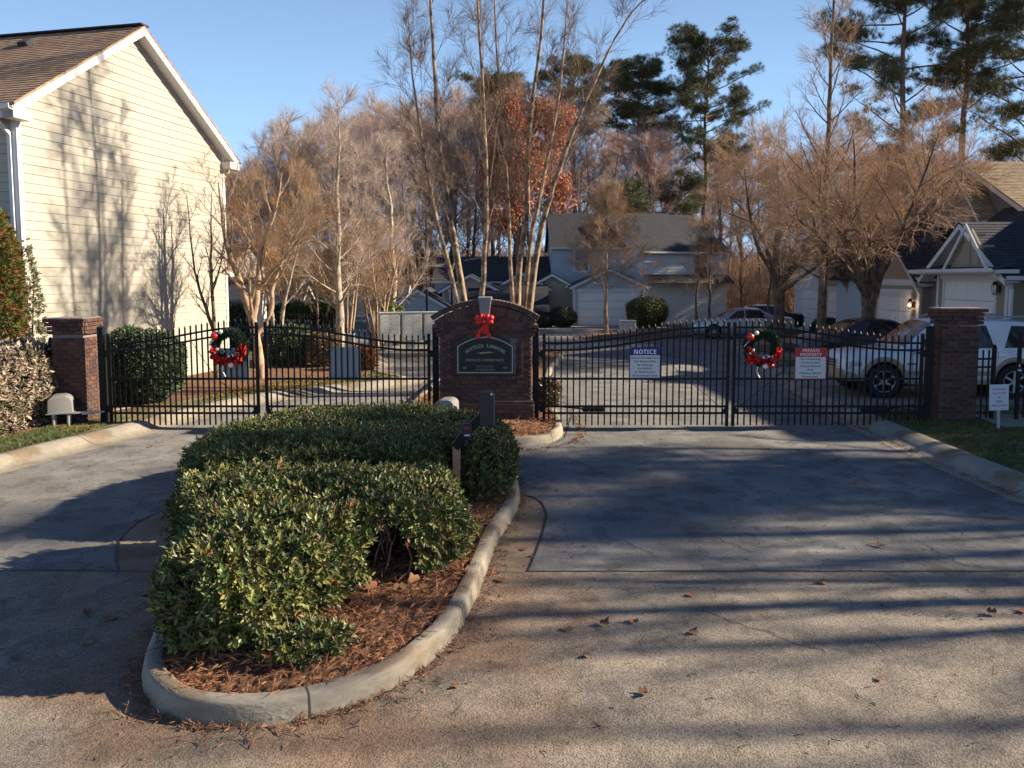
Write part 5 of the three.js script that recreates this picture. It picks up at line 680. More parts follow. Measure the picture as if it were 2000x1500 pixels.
function spawn(W, R, pts, len, lvl, P, mul = 1) {
  if (lvl >= P.kids.length) return; const n = Math.round(P.kids[lvl] * mul * (0.8 + 0.4 * R())); let az = R() * 6.28;
  for (let i = 0; i < n; i++) {
    const t = lerp(P.start[lvl], 1, (i + R() * 0.9) / n), o = along(pts, Math.min(0.999, t)); az += 2.4 + (R() - 0.5) * 0.9; const a = P.ang[lvl] * (0.75 + 0.5 * R()) * (P.shape ? lerp(1.15, 0.7, t) : 1);
    const d = o.d, ref = Math.abs(d.y) < 0.95 ? UP : V(1, 0, 0), u = new THREE.Vector3().crossVectors(d, ref).normalize(), v = new THREE.Vector3().crossVectors(d, u); const nd = d.clone().multiplyScalar(Math.cos(a)).addScaledVector(u, Math.sin(a) * Math.cos(az)).addScaledVector(v, Math.sin(a) * Math.sin(az)).normalize();
    const l = (P.abs && P.abs[lvl] ? P.abs[lvl] : len * P.len[lvl]) * (0.65 + 0.6 * R()) * lerp(1, P.topShort[lvl], t); const r = Math.max(P.rmin, Math.min(o.r * 0.85, o.r * P.r[lvl]));
    branch(W, R, o, nd, l, r, lvl + 1, P);
  }
}
const base = { kids: [10, 6, 5, 4], start: [0.3, 0.25, 0.2, 0.15], ang: [0.9, 0.7, 0.65, 0.6], len: [0.45, 0.5, 0.5, 0.5], r: [0.45, 0.5, 0.55, 0.6], topShort: [0.45, 0.5, 0.5, 0.6], up: [0, 0.06, 0.05, 0.03, 0.02], segs: [8, 5, 4, 3, 2], sides: [8, 5, 4, 3, 3], wob: 0.22, taper: 0.25, rmin: 0.006, twigLvl: 3 };
function makeTree(name, label, category, group, stems, P, seed, bark, twig, pos = [0, 0, 0], turn = 0) {
  const W = new Wood(), R = rng(seed), p = { ...base, ...P };
  for (const st of stems) { // refine with wander
    const c = new THREE.CatmullRomCurve3(st.map(([x, y, z]) => V(x, y, z))), n = (st.length - 1) * 4, pts = []; for (let i = 0; i <= n; i++) { const q = c.getPoint(i / n), f = i / n * (st.length - 1), k = Math.min(st.length - 2, Math.floor(f)); pts.push({ x: q.x + (i && i < n ? (R() - 0.5) * 0.03 : 0), y: q.y, z: q.z + (i && i < n ? (R() - 0.5) * 0.03 : 0), r: lerp(st[k][3], st[k + 1][3], f - k) }); }
    W.tube(0, pts, p.sides[0]); spawn(W, R, pts, c.getLength(), 0, p, st.mul || 1);
  }
  const t = thing(name, label, category, pos, turn, group); part('trunk', W.geo(0), bark, t); const cr = part('crown', W.geo(1), twig, t); t.userData.tips = undefined; delete t.userData.tips; t._tips = W.tips; if (p.spray) sprays(t, W.tips, p.spray, twig, seed + 3); return t;
}
// fine twig sprays at the branch ends, too many to count
function sprayGeo(n, L, r, spread, seed) { const W = new Wood(), R = rng(seed); for (let i = 0; i < n; i++) { const a = R() * 6.283, t = spread * Math.sqrt(R()), o = i ? R() * 0.5 * L : 0, l = (i ? 0.45 + 0.35 * R() : 1) * L, d = V(Math.cos(a) * Math.sin(t), Math.cos(t), Math.sin(a) * Math.sin(t)); if (!i) d.set(0, 1, 0); const m = d.clone().multiplyScalar(l * 0.55).add(V((R() - 0.5) * 0.08 * L, o, (R() - 0.5) * 0.08 * L)), e = d.clone().multiplyScalar(l).add(V(0, o + 0.08 * l, 0)); W.tube(0, [{ x: 0, y: o, z: 0, r }, { x: m.x, y: m.y, z: m.z, r: r * 0.8 }, { x: e.x, y: e.y, z: e.z, r: r * 0.4 }], 3); } return W.geo(0); }
function sprays(t, tips, [n, geo, s0, s1], mat, seed) { const R = rng(seed), list = []; for (let i = 0; i < n; i++) { const q = tips[Math.floor(R() * tips.length)], k = 0.7 + 0.6 * R(); list.push({ p: V(q.x, q.y, q.z).addScaledVector(q.d, -0.3 * R() * s0), q: qTo(q.d.clone().add(rdir(R).multiplyScalar(0.55)).add(V(0, 0.12, 0)), R() * 6), s: V(1, 1, 1).multiplyScalar(lerp(s0, s1, R())), c: [k, k, k] }); } return scatter('twigs', geo, mat, list, t); }
const sprFar = sprayGeo(8, 1.1, 0.0075, 0.7, 901), sprMid = sprayGeo(7, 0.62, 0.0038, 0.75, 902), sprNear = sprayGeo(7, 0.5, 0.0024, 0.75, 903);
// --- two birch clumps behind the monument
{
  const P = { kids: [15, 6, 5], start: [0.3, 0.2, 0.2], ang: [0.5, 0.55, 0.6], abs: [2.5, 0, 0], len: [0.3, 0.5, 0.5], up: [0, 0.08, 0.04, 0.03, 0], rmin: 0.0045, twigLvl: 2, spray: [1000, sprNear, 0.7, 1.4], r: [0.26, 0.5, 0.55], topShort: [0.35, 0.5, 0.6, 0.6], segs: [8, 6, 4, 3, 2], wob: 0.2 };
  const b1 = [[-0.08, 0, 0, 0.097], [-0.28, 1.6, 0.1, 0.085], [-0.60, 3.6, 0.1, 0.075], [-0.92, 5.6, -0.1, 0.059], [-1.08, 7.8, -0.2, 0.042], [-1.16, 10.2, -0.1, 0.026], [-1.12, 12.4, 0, 0.008]];
  const b2 = [[0.04, 0, 0.15, 0.077], [0.08, 2.2, 0.3, 0.065], [0.20, 4.2, 0.5, 0.055], [0.12, 6.8, 0.6, 0.039], [0.00, 9.5, 0.7, 0.023], [-0.08, 11.6, 0.7, 0.008]]; const b3 = [[-0.16, 0, -0.2, 0.071], [-0.60, 2.2, -0.5, 0.059], [-1.20, 4.6, -0.8, 0.045], [-1.60, 7.0, -0.9, 0.029], [-1.84, 9.6, -1, 0.008]];
  makeTree('birch_clump', 'bare birch with three leaning pale stems above the keystone', 'tree', 'birches behind the monument', [b1, b2, b3], P, 101, barkBirch, twigDark, [-0.8, 0.2, -19.4]);
  const c1 = [[-0.12, 0, 0, 0.097], [-0.08, 2.6, 0.1, 0.081], [0.12, 4.4, 0.1, 0.068], [0.16, 6.0, 0, 0.055], [0.44, 8.4, -0.1, 0.036], [0.60, 10.6, -0.1, 0.023], [0.64, 12.6, 0, 0.008]];
  const c2 = [[0.08, 0, -0.1, 0.097], [0.24, 2.4, 0, 0.085], [0.44, 3.7, 0.1, 0.071], [0.76, 4.9, 0.2, 0.059], [1.40, 6.6, 0.3, 0.042], [2.08, 8.1, 0.3, 0.029], [2.64, 9.0, 0.3, 0.020], [3.36, 9.6, 0.3, 0.008]];
  const c3 = [[0.00, 0, -0.3, 0.071], [0.20, 3.4, -0.4, 0.059], [0.56, 5.2, -0.6, 0.049], [0.96, 7.4, -0.8, 0.032], [1.20, 10.4, -0.8, 0.008]]; const c4 = [[-0.16, 0, 0.2, 0.059], [-0.28, 3, 0.3, 0.049], [-0.40, 5.5, 0.4, 0.036], [-0.64, 8.5, 0.5, 0.020], [-0.72, 10.8, 0.5, 0.008]];
  makeTree('birch_clump', 'bare birch with a long limb reaching over the blue townhouse', 'tree', 'birches behind the monument', [c1, c2, c3, c4], P, 131, barkBirch, twigDark, [0.25, 0.2, -19.8]);
}
// --- crape myrtles and small trees on the left
const vase = { spray: [500, sprNear, 0.7, 1.3], kids: [9, 6, 5], start: [0.35, 0.25, 0.2, 0.1], ang: [0.65, 0.65, 0.6, 0.6], abs: [1.7, 0, 0, 0], len: [0.4, 0.55, 0.55, 0.5], up: [0, 0.07, 0.06, 0.04, 0.02], rmin: 0.0048, r: [0.5, 0.5, 0.55, 0.6], topShort: [0.6, 0.6, 0.6, 0.6], wob: 0.25 };
makeTree('crape_myrtle', 'bare crape myrtle with smooth tan trunk by the cream house corner', 'tree', null, [
  [[0.1, 0, 0, 0.14], [0.0, 0.9, 0, 0.125], [-0.2, 1.9, 0, 0.11], [-0.5, 2.9, 0.1, 0.085], [-0.75, 3.8, 0.1, 0.06], [-0.9, 5.3, 0.1, 0.015]], [[-0.1, 1.5, 0, 0.1], [0.0, 2.4, -0.1, 0.09], [0.1, 3.5, -0.2, 0.065], [0.5, 4.6, -0.3, 0.04], [0.7, 5.6, -0.3, 0.012]], [[-0.02, 1.2, 0, 0.08], [0.35, 1.75, -0.1, 0.07], [0.42, 2.6, -0.2, 0.06], [0.9, 3.6, -0.2, 0.04], [1.5, 4.7, -0.3, 0.012]], [[0.0, 2.4, -0.1, 0.06], [0.5, 2.9, 0.2, 0.05], [1.1, 3.5, 0.4, 0.035], [1.7, 4.2, 0.5, 0.012]]], vase, 201, barkTan, twigTan, [-6.95, 0.12, -21.6]);
makeTree('bare_tree', 'small bare dark stemmed tree against the cream siding', 'tree', null, [
  [[0.05, 0, 0, 0.07], [0.0, 1.2, 0, 0.06], [-0.2, 1.9, 0, 0.045], [-0.45, 2.9, 0.05, 0.03], [-0.6, 4.9, 0.05, 0.008]], [[0.0, 1.2, 0, 0.055], [-0.02, 2.2, 0, 0.048], [-0.05, 3.2, -0.05, 0.035], [0.0, 5.0, -0.1, 0.008]], [[-0.02, 2.4, 0, 0.03], [0.25, 3.2, 0, 0.02], [0.4, 4.6, 0, 0.007]]], { kids: [12, 6, 4], start: [0.4, 0.2, 0.1], ang: [0.6, 0.6, 0.6], abs: [1.1, 0, 0], len: [0.4, 0.5, 0.5], rmin: 0.0035, twigLvl: 2, up: [0, 0.08, 0.04, 0.02] }, 211, barkDark, M([0.17, 0.14, 0.12]), [-8.0, 0.12, -21.3]);
const tulip = { spray: [520, sprMid, 0.7, 1.2], kids: [34, 7, 4], start: [0.16, 0.25, 0.2, 0.1], ang: [1.0, 0.6, 0.6, 0.6], abs: [3.0, 0, 0, 0], len: [0.3, 0.42, 0.5, 0.5], up: [0, 0.09, 0.06, 0.03, 0], rmin: 0.006, r: [0.34, 0.5, 0.55, 0.6], topShort: [0.25, 0.5, 0.6, 0.6], shape: true, wob: 0.18 };
const straight = (h, r, lean = 0, w = 0.12, s = 1) => { const R = rng(s * 97), o = []; for (let i = 0; i <= 6; i++) { const t = i / 6; o.push([lean * t + (i ? (R() - 0.5) * w : 0), h * t, (i ? (R() - 0.5) * w : 0), lerp(r, 0.012, Math.pow(t, 0.85))]); } return o; };
makeTree('pale_tree', 'tall bare pale trunked tree right of the long clipped hedge', 'tree', null, [straight(8.6, 0.18, 0.1, 0.15, 3)], { ...tulip, kids: [26, 7, 5], abs: [3.0, 0, 0, 0] }, 221, barkPale, twigGrey, [-5.95, 0.12, -27.2]);
makeTree('pale_tree', 'tall bare pale trunked tree just behind the mailbox bank', 'tree', null, [straight(8.6, 0.18, -0.2, 0.2, 4)], { ...tulip, kids: [26, 7, 5], abs: [3.0, 0, 0, 0] }, 231, barkPale, twigGrey, [-4.9, 0.05, -33]);
const myr = makeTree('crape_myrtle', 'bare multi stemmed crape myrtle in the row beside the mailbox bank', 'tree', 'crape myrtles beside the mailboxes', [0, 1, 2, 3, 4].map((k) => { const a = k * 1.3, s = 0.5 + 0.15 * (k % 3); return [[0.1 * Math.cos(a), 0, 0.1 * Math.sin(a), 0.055], [0.3 * Math.cos(a), 1.4, 0.3 * Math.sin(a), 0.045], [s * Math.cos(a), 2.8, s * Math.sin(a), 0.032], [1.7 * s * Math.cos(a), 4.3, 1.7 * s * Math.sin(a), 0.01]]; }), { ...vase, kids: [7, 6, 4], abs: [1.2, 0, 0, 0], rmin: 0.006, spray: [350, sprMid, 0.6, 1.1] }, 241, barkTan, twigTan, [-6.3, 0.12, -30.2]);
for (const [x, z, a] of [[-5.3, -31.5, 1], [-7.6, -31.5, 2.2], [-6.0, -34, 4], [-9.2, -33.5, 5]]) copyThing(myr, [x, landY(x, z) + 0.05, z], a, null, 0.95 + 0.1 * Math.sin(x * 9));
makeTree('crape_myrtle', 'bare crape myrtle with orange tinged twigs behind the tan trunked one', 'tree', null, [0, 1, 2, 3].map((k) => { const a = k * 1.6 + 0.4; return [[0.08 * Math.cos(a), 0, 0.08 * Math.sin(a), 0.075], [0.25 * Math.cos(a), 1.6, 0.25 * Math.sin(a), 0.06], [0.7 * Math.cos(a), 3.1, 0.7 * Math.sin(a), 0.04], [1.4 * Math.cos(a), 5.2, 1.4 * Math.sin(a), 0.01]]; }), { ...vase, kids: [8, 6, 5], spray: [900, sprNear, 0.9, 1.5] }, 251, barkPale, M([0.36, 0.2, 0.1], { roughness: 1 }), [-7.7, 0.12, -26.0]);
// --- right-hand street trees
const dense = { spray: [1900, sprMid, 0.7, 1.3], kids: [11, 6, 5], start: [0.42, 0.25, 0.2, 0.1], ang: [0.85, 0.75, 0.7, 0.6], abs: [2.1, 0, 0, 0], len: [0.4, 0.55, 0.5, 0.5], up: [0, 0.02, 0.03, 0.02, 0.01], rmin: 0.0062, twigLvl: 2, r: [0.42, 0.5, 0.55, 0.6], topShort: [0.7, 0.7, 0.6, 0.6], wob: 0.34 };
const maple = makeTree('street_tree', 'broad bare vase shaped tree in front of the peach townhouse', 'tree', null, [
  [[0, 0, 0, 0.24], [-0.02, 1.2, 0, 0.22], [-0.1, 2.2, 0, 0.19], [-0.6, 3.4, 0.2, 0.14], [-1.7, 4.8, 0.4, 0.09], [-3.2, 6.2, 0.5, 0.02]], [[0, 1.2, 0, 0.19], [0.12, 2.4, 0, 0.17], [0.1, 3.6, -0.2, 0.13], [-0.3, 5.2, -0.5, 0.08], [-0.4, 7.6, -0.8, 0.02]], [[0.05, 1.6, 0, 0.17], [0.35, 2.8, 0, 0.14], [0.9, 4.2, 0, 0.1], [1.8, 5.3, 0, 0.06], [3.0, 6.4, 0, 0.018]], [[0.1, 2.2, 0, 0.1], [0.3, 3.6, 1.0, 0.08], [0.5, 5.4, 2.0, 0.05], [0.8, 7.2, 2.6, 0.015]], [[0.1, 2.4, 0, 0.1], [0.2, 4.0, -1.2, 0.08], [-0.2, 5.6, -2.2, 0.05], [-0.5, 7.0, -2.8, 0.015]], [[-0.05, 2.0, 0, 0.1], [-1.1, 3.0, 0.8, 0.07], [-2.2, 3.9, 1.5, 0.045], [-3.3, 4.6, 2.0, 0.014]]], dense, 301, barkDark, twigBrown, [12.4, 0.15, -27.6]);
copyThing(maple, [12.3, 0.1, -36.6], 2.1, 'broad bare vase shaped tree behind the dark blue sedan', 1.06);
copyThing(maple, [14.6, 0.1, -34.2], 4.0, 'broad bare vase shaped tree beside the olive townhouse garage', 1.0);
makeTree('tulip_tree', 'tall straight bare tree with pale trunk and seed pods beside the dark sedan', 'tree', null, [straight(15.5, 0.2, 0.1, 0.12, 7)], { ...tulip, kids: [46, 7, 4], start: [0.17, 0.25, 0.2, 0.1], abs: [3.3, 0, 0, 0], ang: [0.95, 0.6, 0.6, 0.6] }, 311, barkDark, twigBrown, [11.6, 0.12, -29.8]);
const yt = makeTree('street_tree', 'slim young bare tree beside the silver sedan', 'tree', 'slim young trees near the silver sedan', [straight(5.5, 0.09, 0.1, 0.1, 8)], { ...tulip, spray: [220, sprMid, 0.7, 1.1], kids: [20, 6, 4], start: [0.3, 0.2, 0.2, 0.1], ang: [0.8, 0.6, 0.6, 0.6], abs: [2.0, 0, 0, 0] }, 321, barkDark, twigBrown, [9.6, 0.1, -41.4]);
for (const [x, z, a] of [[10.4, -41.8, 1.2], [11.7, -40.6, 3], [13.2, -40.9, 5]]) copyThing(yt, [x, 0.05, z], a);
makeTree('street_tree', 'neat pyramidal bare tree in a mulch ring before the wide garage door', 'tree', null, [straight(6.8, 0.13, 0, 0.06, 9)], { ...tulip, spray: [1400, sprMid, 0.7, 1.2], kids: [34, 8, 4], start: [0.27, 0.15, 0.15, 0.1], ang: [1.15, 0.6, 0.6, 0.6], abs: [3.2, 0, 0, 0], up: [0, 0.05, 0.05, 0.02, 0] }, 331, barkTan, twigTan, [4.75, 0.12, -40.0]);
// --- woodland behind: a few grown trees, each used again under its own name
const wood = { spray: [480, sprFar, 0.8, 1.5], kids: [15, 7, 5], start: [0.26, 0.25, 0.2, 0.1], ang: [0.8, 0.65, 0.6, 0.6], abs: [4.6, 0, 0, 0], len: [0.3, 0.5, 0.45, 0.5], up: [0, 0.07, 0.05, 0.04, 0.02], rmin: 0.013, r: [0.42, 0.5, 0.55, 0.6], topShort: [0.4, 0.5, 0.6, 0.6], segs: [8, 5, 3, 2, 2], sides: [7, 4, 3, 3, 3], wob: 0.22 };
const wg = 'bare woodland trees behind the houses';
const wls = ['tall straight bare woodland tree with greyish twigs behind the houses', 'forked bare woodland tree with pinkish twigs behind the houses', 'tall straight bare woodland tree with tan twigs behind the houses', 'forked bare woodland tree with greyish twigs behind the houses'];
const protos = [0, 1, 2, 3].map((k) => makeTree('woodland_tree', wls[k], 'tree', wg, k % 2 ? [straight(16.5, 0.24, 0.6, 0.5, 20 + k), [[0.1, 5, 0, 0.14], [1.0, 9, 0.4, 0.1], [1.8, 12.5, 0.8, 0.06], [2.2, 15.5, 1, 0.015]]] : [straight(17, 0.22, -0.4, 0.5, 20 + k)], wood, 401 + k, barkPine, [twigGrey, twigRed, twigBrown, twigGrey][k], [0, 0, 0]));
{
  const R = rng(55), spots = [];
  // [px band] placed by bearing and distance: x = bearing * distance
  for (const [b0, b1, n, d0, d1, s0, s1] of [[-0.38, -0.30, 7, 66, 95, 0.72, 0.82], [-0.30, -0.2, 11, 60, 92, 0.8, 1.0], [-0.2, -0.02, 17, 60, 92, 0.9, 1.12], [-0.02, 0.14, 12, 66, 95, 0.86, 1.05], [0.14, 0.34, 14, 62, 95, 0.74, 0.9], [0.34, 0.75, 15, 54, 82, 0.6, 0.8]]) for (let i = 0; i < n; i++) { const b = lerp(b0, b1, (i + R()) / n), d = lerp(d0, d1, R()); spots.push([b * d, -d, lerp(s0, s1, R())]); }
  spots.forEach(([x, z, s], i) => { const p = [x, landY(x, z) - 0.1, z], a = R() * 6.28; if (i < 4) { protos[i].position.set(...p); protos[i].rotation.y = a; protos[i].scale.setScalar(s); } else copyThing(protos[i % 4], p, a, null, s); });
}
{ // undergrowth on the wooded slope
  const R = rng(66), L = []; for (let i = 0; i < 16000; i++) { const z = lerp(-54, -112, Math.pow(R(), 0.8)), x = lerp(-0.48, 0.8, R()) * -z; if (z > -62 && x < 14 && x > -24) continue; const k = 0.6 + 0.6 * R(); L.push({ p: V(x, landY(x, z) - 0.05, z), q: qTo(V((R() - 0.5) * 0.5, 1, (R() - 0.5) * 0.5), R() * 6), s: V(1, 1, 1).multiplyScalar(1.3 + 2.4 * R() * R()), c: [k, k, k] }); }
  const m = scatter('undergrowth', sprFar, M([0.27, 0.165, 0.11], { roughness: 1 }), L, scene); tag(m, 'brown leafless undergrowth on the slope under the wood', 'undergrowth', null, 'stuff');
}
// red-leaved oak
function leafed(t, tips, geo, mat, n, spread, seed, size, tint) { const R = rng(seed), list = []; for (let i = 0; i < n; i++) { const q = tips[Math.floor(R() * tips.length)], k = tint(R); list.push({ p: V(q.x + (R() - 0.5) * spread, q.y + (R() - 0.5) * spread, q.z + (R() - 0.5) * spread), q: qTo(rdir(R), R() * 6), s: V(1, 1, 1).multiplyScalar(size * (0.7 + 0.6 * R())), c: k }); } return scatter('leaves', geo, mat, list, t); }
{
  const o = makeTree('red_oak', 'tree still holding orange red leaves above the wood', 'tree', null, [straight(14.2, 0.26, 0.2, 0.4, 31)], { ...wood, abs: [6.2, 0, 0, 0], start: [0.35, 0.25, 0.2, 0.1] }, 431, barkPine, twigRed, [0.5, 0, -56]);
  leafed(o, o._tips.filter((q, i) => q.y > 6.5), sprigGeo(4, 0.2, 0.11, 1.0, 5), leafMat([0.52, 0.2, 0.095], { roughness: 0.8 }), 8000, 1.3, 9, 1.0, (R) => { const k = 0.55 + 0.7 * R(); return [k, k * (0.75 + 0.5 * R()), k]; });
}
// pines: bare lower trunk, needled limbs above
const needleGeo = bladeGeo(22, 0.30, 0.014, 1.3, 71, 0.1), mNeedle = leafMat([0.075, 0.095, 0.035], { roughness: 0.7 });
function pine(label, x, z, h, seed, crown0, spread, dens = 1) {
  const W = new Wood(), R = rng(seed), list = []; const tr = straight(h, 0.26, (R() - 0.5) * 0.8, 0.3, seed); const c = new THREE.CatmullRomCurve3(tr.map(([a, b, d]) => V(a, b, d))), pts = []; for (let i = 0; i <= 20; i++) { const q = c.getPoint(i / 20); pts.push({ x: q.x, y: q.y, z: q.z, r: lerp(0.26, 0.03, i / 20) * h / 22 + 0.02 }); } W.tube(0, pts, 8);
  const n = Math.round(34 * dens);
  for (let i = 0; i < n; i++) { const t = lerp(crown0, 0.985, Math.pow(i / n, 0.9)), o = along(pts, t), az = i * 2.4 + R(), L = spread * (0.35 + 0.75 * Math.sin(Math.PI * lerp(0.22, 0.97, (t - crown0) / (1 - crown0)))) * (0.6 + 0.6 * R()); const d = V(Math.cos(az), 0.15 + 0.4 * R(), Math.sin(az)).normalize(), lp = [{ ...o, r: 0.05 }]; const dir = d.clone(); for (let k = 1; k <= 6; k++) { dir.x += (R() - 0.5) * 0.35; dir.y += (R() - 0.42) * 0.3; dir.z += (R() - 0.5) * 0.35; dir.normalize(); const q = lp[k - 1]; lp.push({ x: q.x + dir.x * L / 6, y: q.y + dir.y * L / 6, z: q.z + dir.z * L / 6, r: 0.05 * (1 - k / 7) + 0.008 }); } W.tube(0, lp, 5);
    const clumps = 5 + Math.floor(6 * R()); for (let k = 0; k < clumps; k++) { const q = along(lp, 0.4 + 0.6 * R()), cc = V(q.x + (R() - 0.5) * 0.9, q.y + 0.1 + R() * 0.4, q.z + (R() - 0.5) * 0.9); W.tube(0, [{ ...q, r: 0.015 }, { x: cc.x, y: cc.y, z: cc.z, r: 0.006 }], 3); const m = Math.round(16 + 14 * R()), cr = 0.4 + 0.35 * R(); for (let e = 0; e < m; e++) { const v = rdir(R).multiplyScalar(cr * Math.pow(R(), 0.4)); v.y *= 0.55; const kk = 0.6 + 0.8 * R(); list.push({ p: cc.clone().add(v), q: qTo(v.clone().add(V(0, 0.25, 0)), R() * 6), s: V(1, 1, 1).multiplyScalar(0.8 + 0.6 * R()), c: [kk * (1 + 0.5 * R()), kk, kk] }); } } }
  const t = thing('pine_tree', label, 'tree', [x, landY(x, z) - 0.1, z], 0, 'pines among the bare wood'); part('trunk', W.geo(0), barkPine, t); scatter('needles', needleGeo, mNeedle, list, t); return t;
}
pine('tall pine standing alone above the wood behind the blue townhouse roof', 16.0, -67, 22.6, 61, 0.5, 4.6, 1.3);
pine('rounded dark pine top between the red oak and the lone tall pine', 10.4, -68, 20.5, 62, 0.72, 3.4);
pine('pine crown just right of the red oak', 5.9, -74, 22, 63, 0.7, 3.6);
pine('pine crown showing through the birch stems left of the red oak', -2.0, -78, 22, 64, 0.72, 3.4);
pine('big dark pine with drooping limbs right of the pod bearing tree', 22.3, -46, 22.5, 65, 0.42, 4.4, 1.0);
pine('pine with dense top above the townhouse roofs', 27.0, -48, 23.5, 66, 0.55, 4.0, 0.9);
pine('pine at the end of the townhouse row nearest the street', 28.6, -45, 21, 67, 0.4, 4.2, 1.0);
pine('small pine low behind the red oak', 8.2, -60, 9.5, 68, 0.25, 2.6, 1.1);
pine('young pine half hidden under the rounded pine', 13.2, -64, 11, 69, 0.3, 2.4, 0.6);
pine('leafy low pine behind the townhouse roofs', 24.5, -52, 10.5, 70, 0.2, 3.2, 1.2);
// trees beside the street, off to the right, whose shade falls across the drive
pine('furthest street pine behind the verge trees', 36, -12.2, 20, 86, 0.4, 1.9, 0.5);
pine('street side pine whose shade crosses the drive before the gates', 20.5, -12.7, 11, 81, 0.12, 2.2, 0.5);
const st1 = makeTree('street_tree', 'bare verge tree whose branch shadows streak the street paving', 'tree', 'bare verge trees beside the street', [straight(10.5, 0.2, 0.2, 0.2, 41), [[0.05, 2.5, 0, 0.11], [0.9, 4.6, 0.4, 0.08], [1.6, 7.2, 0.7, 0.02]], [[0.05, 2.2, 0, 0.1], [-0.7, 4.2, -0.5, 0.07], [-1.2, 6.6, -0.8, 0.02]]], { ...wood, spray: [120, sprMid, 0.8, 1.3], abs: [3, 0, 0, 0], kids: [7, 4, 2], rmin: 0.012 }, 451, barkDark, twigBrown, [13.5, 0.1, -7.3]);
for (const [x, z, a, s] of [[18.5, -5.6, 1.4, 1.05], [22, -8.4, 3.3, 1.2], [16, -9.6, 4.6, 1.0], [19, -11.2, 0.7, 1.1], [15, -12.8, 2.6, 0.95], [24, -13.6, 5.2, 1.2], [28, -12, 1.9, 1.3], [25, -10.3, 3.9, 1.25]]) copyThing(st1, [x, 0.05, z], a, null, s);

// ------------------------------------------------------------------ hedges and shrubs
const hedgeSprig = [sprigGeo(7, 0.05, 0.022, 1.05, 11), sprigGeo(6, 0.055, 0.024, 0.85, 12), sprigGeo(8, 0.046, 0.02, 1.2, 13)];
const mHedge = leafMat([0.095, 0.108, 0.04], { roughness: 0.46 });
// clipped hedge: leaves on a rounded block standing on an outline
function hedge(name, label, outline, H, seed, n, opt = {}) {
  const { mat = mHedge, geos = hedgeSprig, round = 0.35, lump = 0.12, tint = (R, h) => { const y = R(); return y < 0.2 ? [2.2, 1.9, 1.3] : y > 0.975 ? [2.0, 0.8, 0.6] : [0.7 + 0.6 * R(), 0.75 + 0.5 * R(), 0.8]; }, depth = 0.22, y0 = 0.15, hole = null, group = null, size = 1, bottom = 0.05, category = 'hedge', stems = 26 } = opt;
  const R = rng(seed), [x0, x1, z0, z1] = bbox(outline), cx = (x0 + x1) / 2, cz = (z0 + z1) / 2, t = thing(name, label, category, [cx, y0, cz], 0, group); const lists = geos.map(() => []);
  const top = (x, z) => { const e = edgeDist(x, z, outline), k = Math.min(1, e / round); return H * (0.8 + 0.2 * Math.sqrt(1 - (1 - k) * (1 - k))) + lump * (fbm(x * 1.6, z * 1.6, seed + 5, 3) - 0.5) * 2; };
  let per = 0; const segs = outline.map((p, i) => { const q = outline[(i + 1) % outline.length], L = Math.hypot(q[0] - p[0], q[1] - p[1]); per += L; return [p, q, L]; }); const sideShare = per * H / (per * H + Math.abs(area(outline)) / 2);
  const put = (p, d) => { if (hole && hole(p)) return; const i = Math.floor(R() * geos.length), c = tint(R, p.y / H); if (R() < 0.035) p.addScaledVector(d.clone().normalize(), 0.03 + 0.07 * R()); lists[i].push({ p: V(p.x - cx, p.y, p.z - cz), q: qTo(d, R() * 6.3), s: V(1, 1, 1).multiplyScalar(size * (0.55 + 0.85 * R())), c }); };
  for (let k = 0; k < n; k++) {
    if (R() < sideShare) { let u = R() * per, s; for (s of segs) { if (u < s[2]) break; u -= s[2]; } const f = u / s[2], px = lerp(s[0][0], s[1][0], f), pz = lerp(s[0][1], s[1][1], f); let nx = s[1][1] - s[0][1], nz = -(s[1][0] - s[0][0]); const L = Math.hypot(nx, nz); nx /= L; nz /= L; if (inPoly(px + nx * 0.05, pz + nz * 0.05, outline)) { nx = -nx; nz = -nz; } const h = bottom + (H - bottom) * R() * 0.98, bulge = 0.10 * Math.sin(Math.PI * Math.min(1, h / H * 1.1)) + lump * (fbm(px * 2 + h, pz * 2 - h, seed + 9, 3) - 0.5) * 1.6, dd = depth * R() * R(); const ins = bulge - dd - (h > H * 0.7 ? (h / H - 0.7) * round * 0.55 : 0); put(V(px + nx * ins, h, pz + nz * ins), V(nx, 0.55, nz).add(rdir(R).multiplyScalar(0.75))); }
    else { let x, z, g = 0; do { x = lerp(x0, x1, R()); z = lerp(z0, z1, R()); } while (!inPoly(x, z, outline) && g++ < 50); const y = top(x, z) - depth * R() * R(); put(V(x, y, z), V(0, 1, 0).add(rdir(R).multiplyScalar(0.75))); }
  }
  geos.forEach((g, i) => scatter('foliage', g, mat, lists[i], t));
  const W = new Wood(); for (let k = 0; k < stems; k++) { let x, z, g = 0; do { x = lerp(x0, x1, R()); z = lerp(z0, z1, R()); } while ((!inPoly(x, z, outline) || edgeDist(x, z, outline) < 0.12) && g++ < 60); const pts = [{ x: x - cx, y: -0.04, z: z - cz, r: 0.011 }]; for (let i = 1; i <= 4; i++) { const q = pts[i - 1]; pts.push({ x: q.x + (R() - 0.5) * 0.12, y: H * 0.8 * i / 4, z: q.z + (R() - 0.5) * 0.12, r: 0.011 - i * 0.0018 }); } W.tube(0, pts, 5); for (let j = 0; j < 3; j++) { const o = along(pts, 0.3 + 0.6 * R()); W.tube(0, [{ ...o, r: 0.006 }, { x: o.x + (R() - 0.5) * 0.3, y: o.y + 0.15, z: o.z + (R() - 0.5) * 0.3, r: 0.003 }], 4); } }
  part('stems', W.geo(0), M([0.35, 0.27, 0.19], { roughness: 1 }), t).userData.kind = 'stuff'; return t;
}
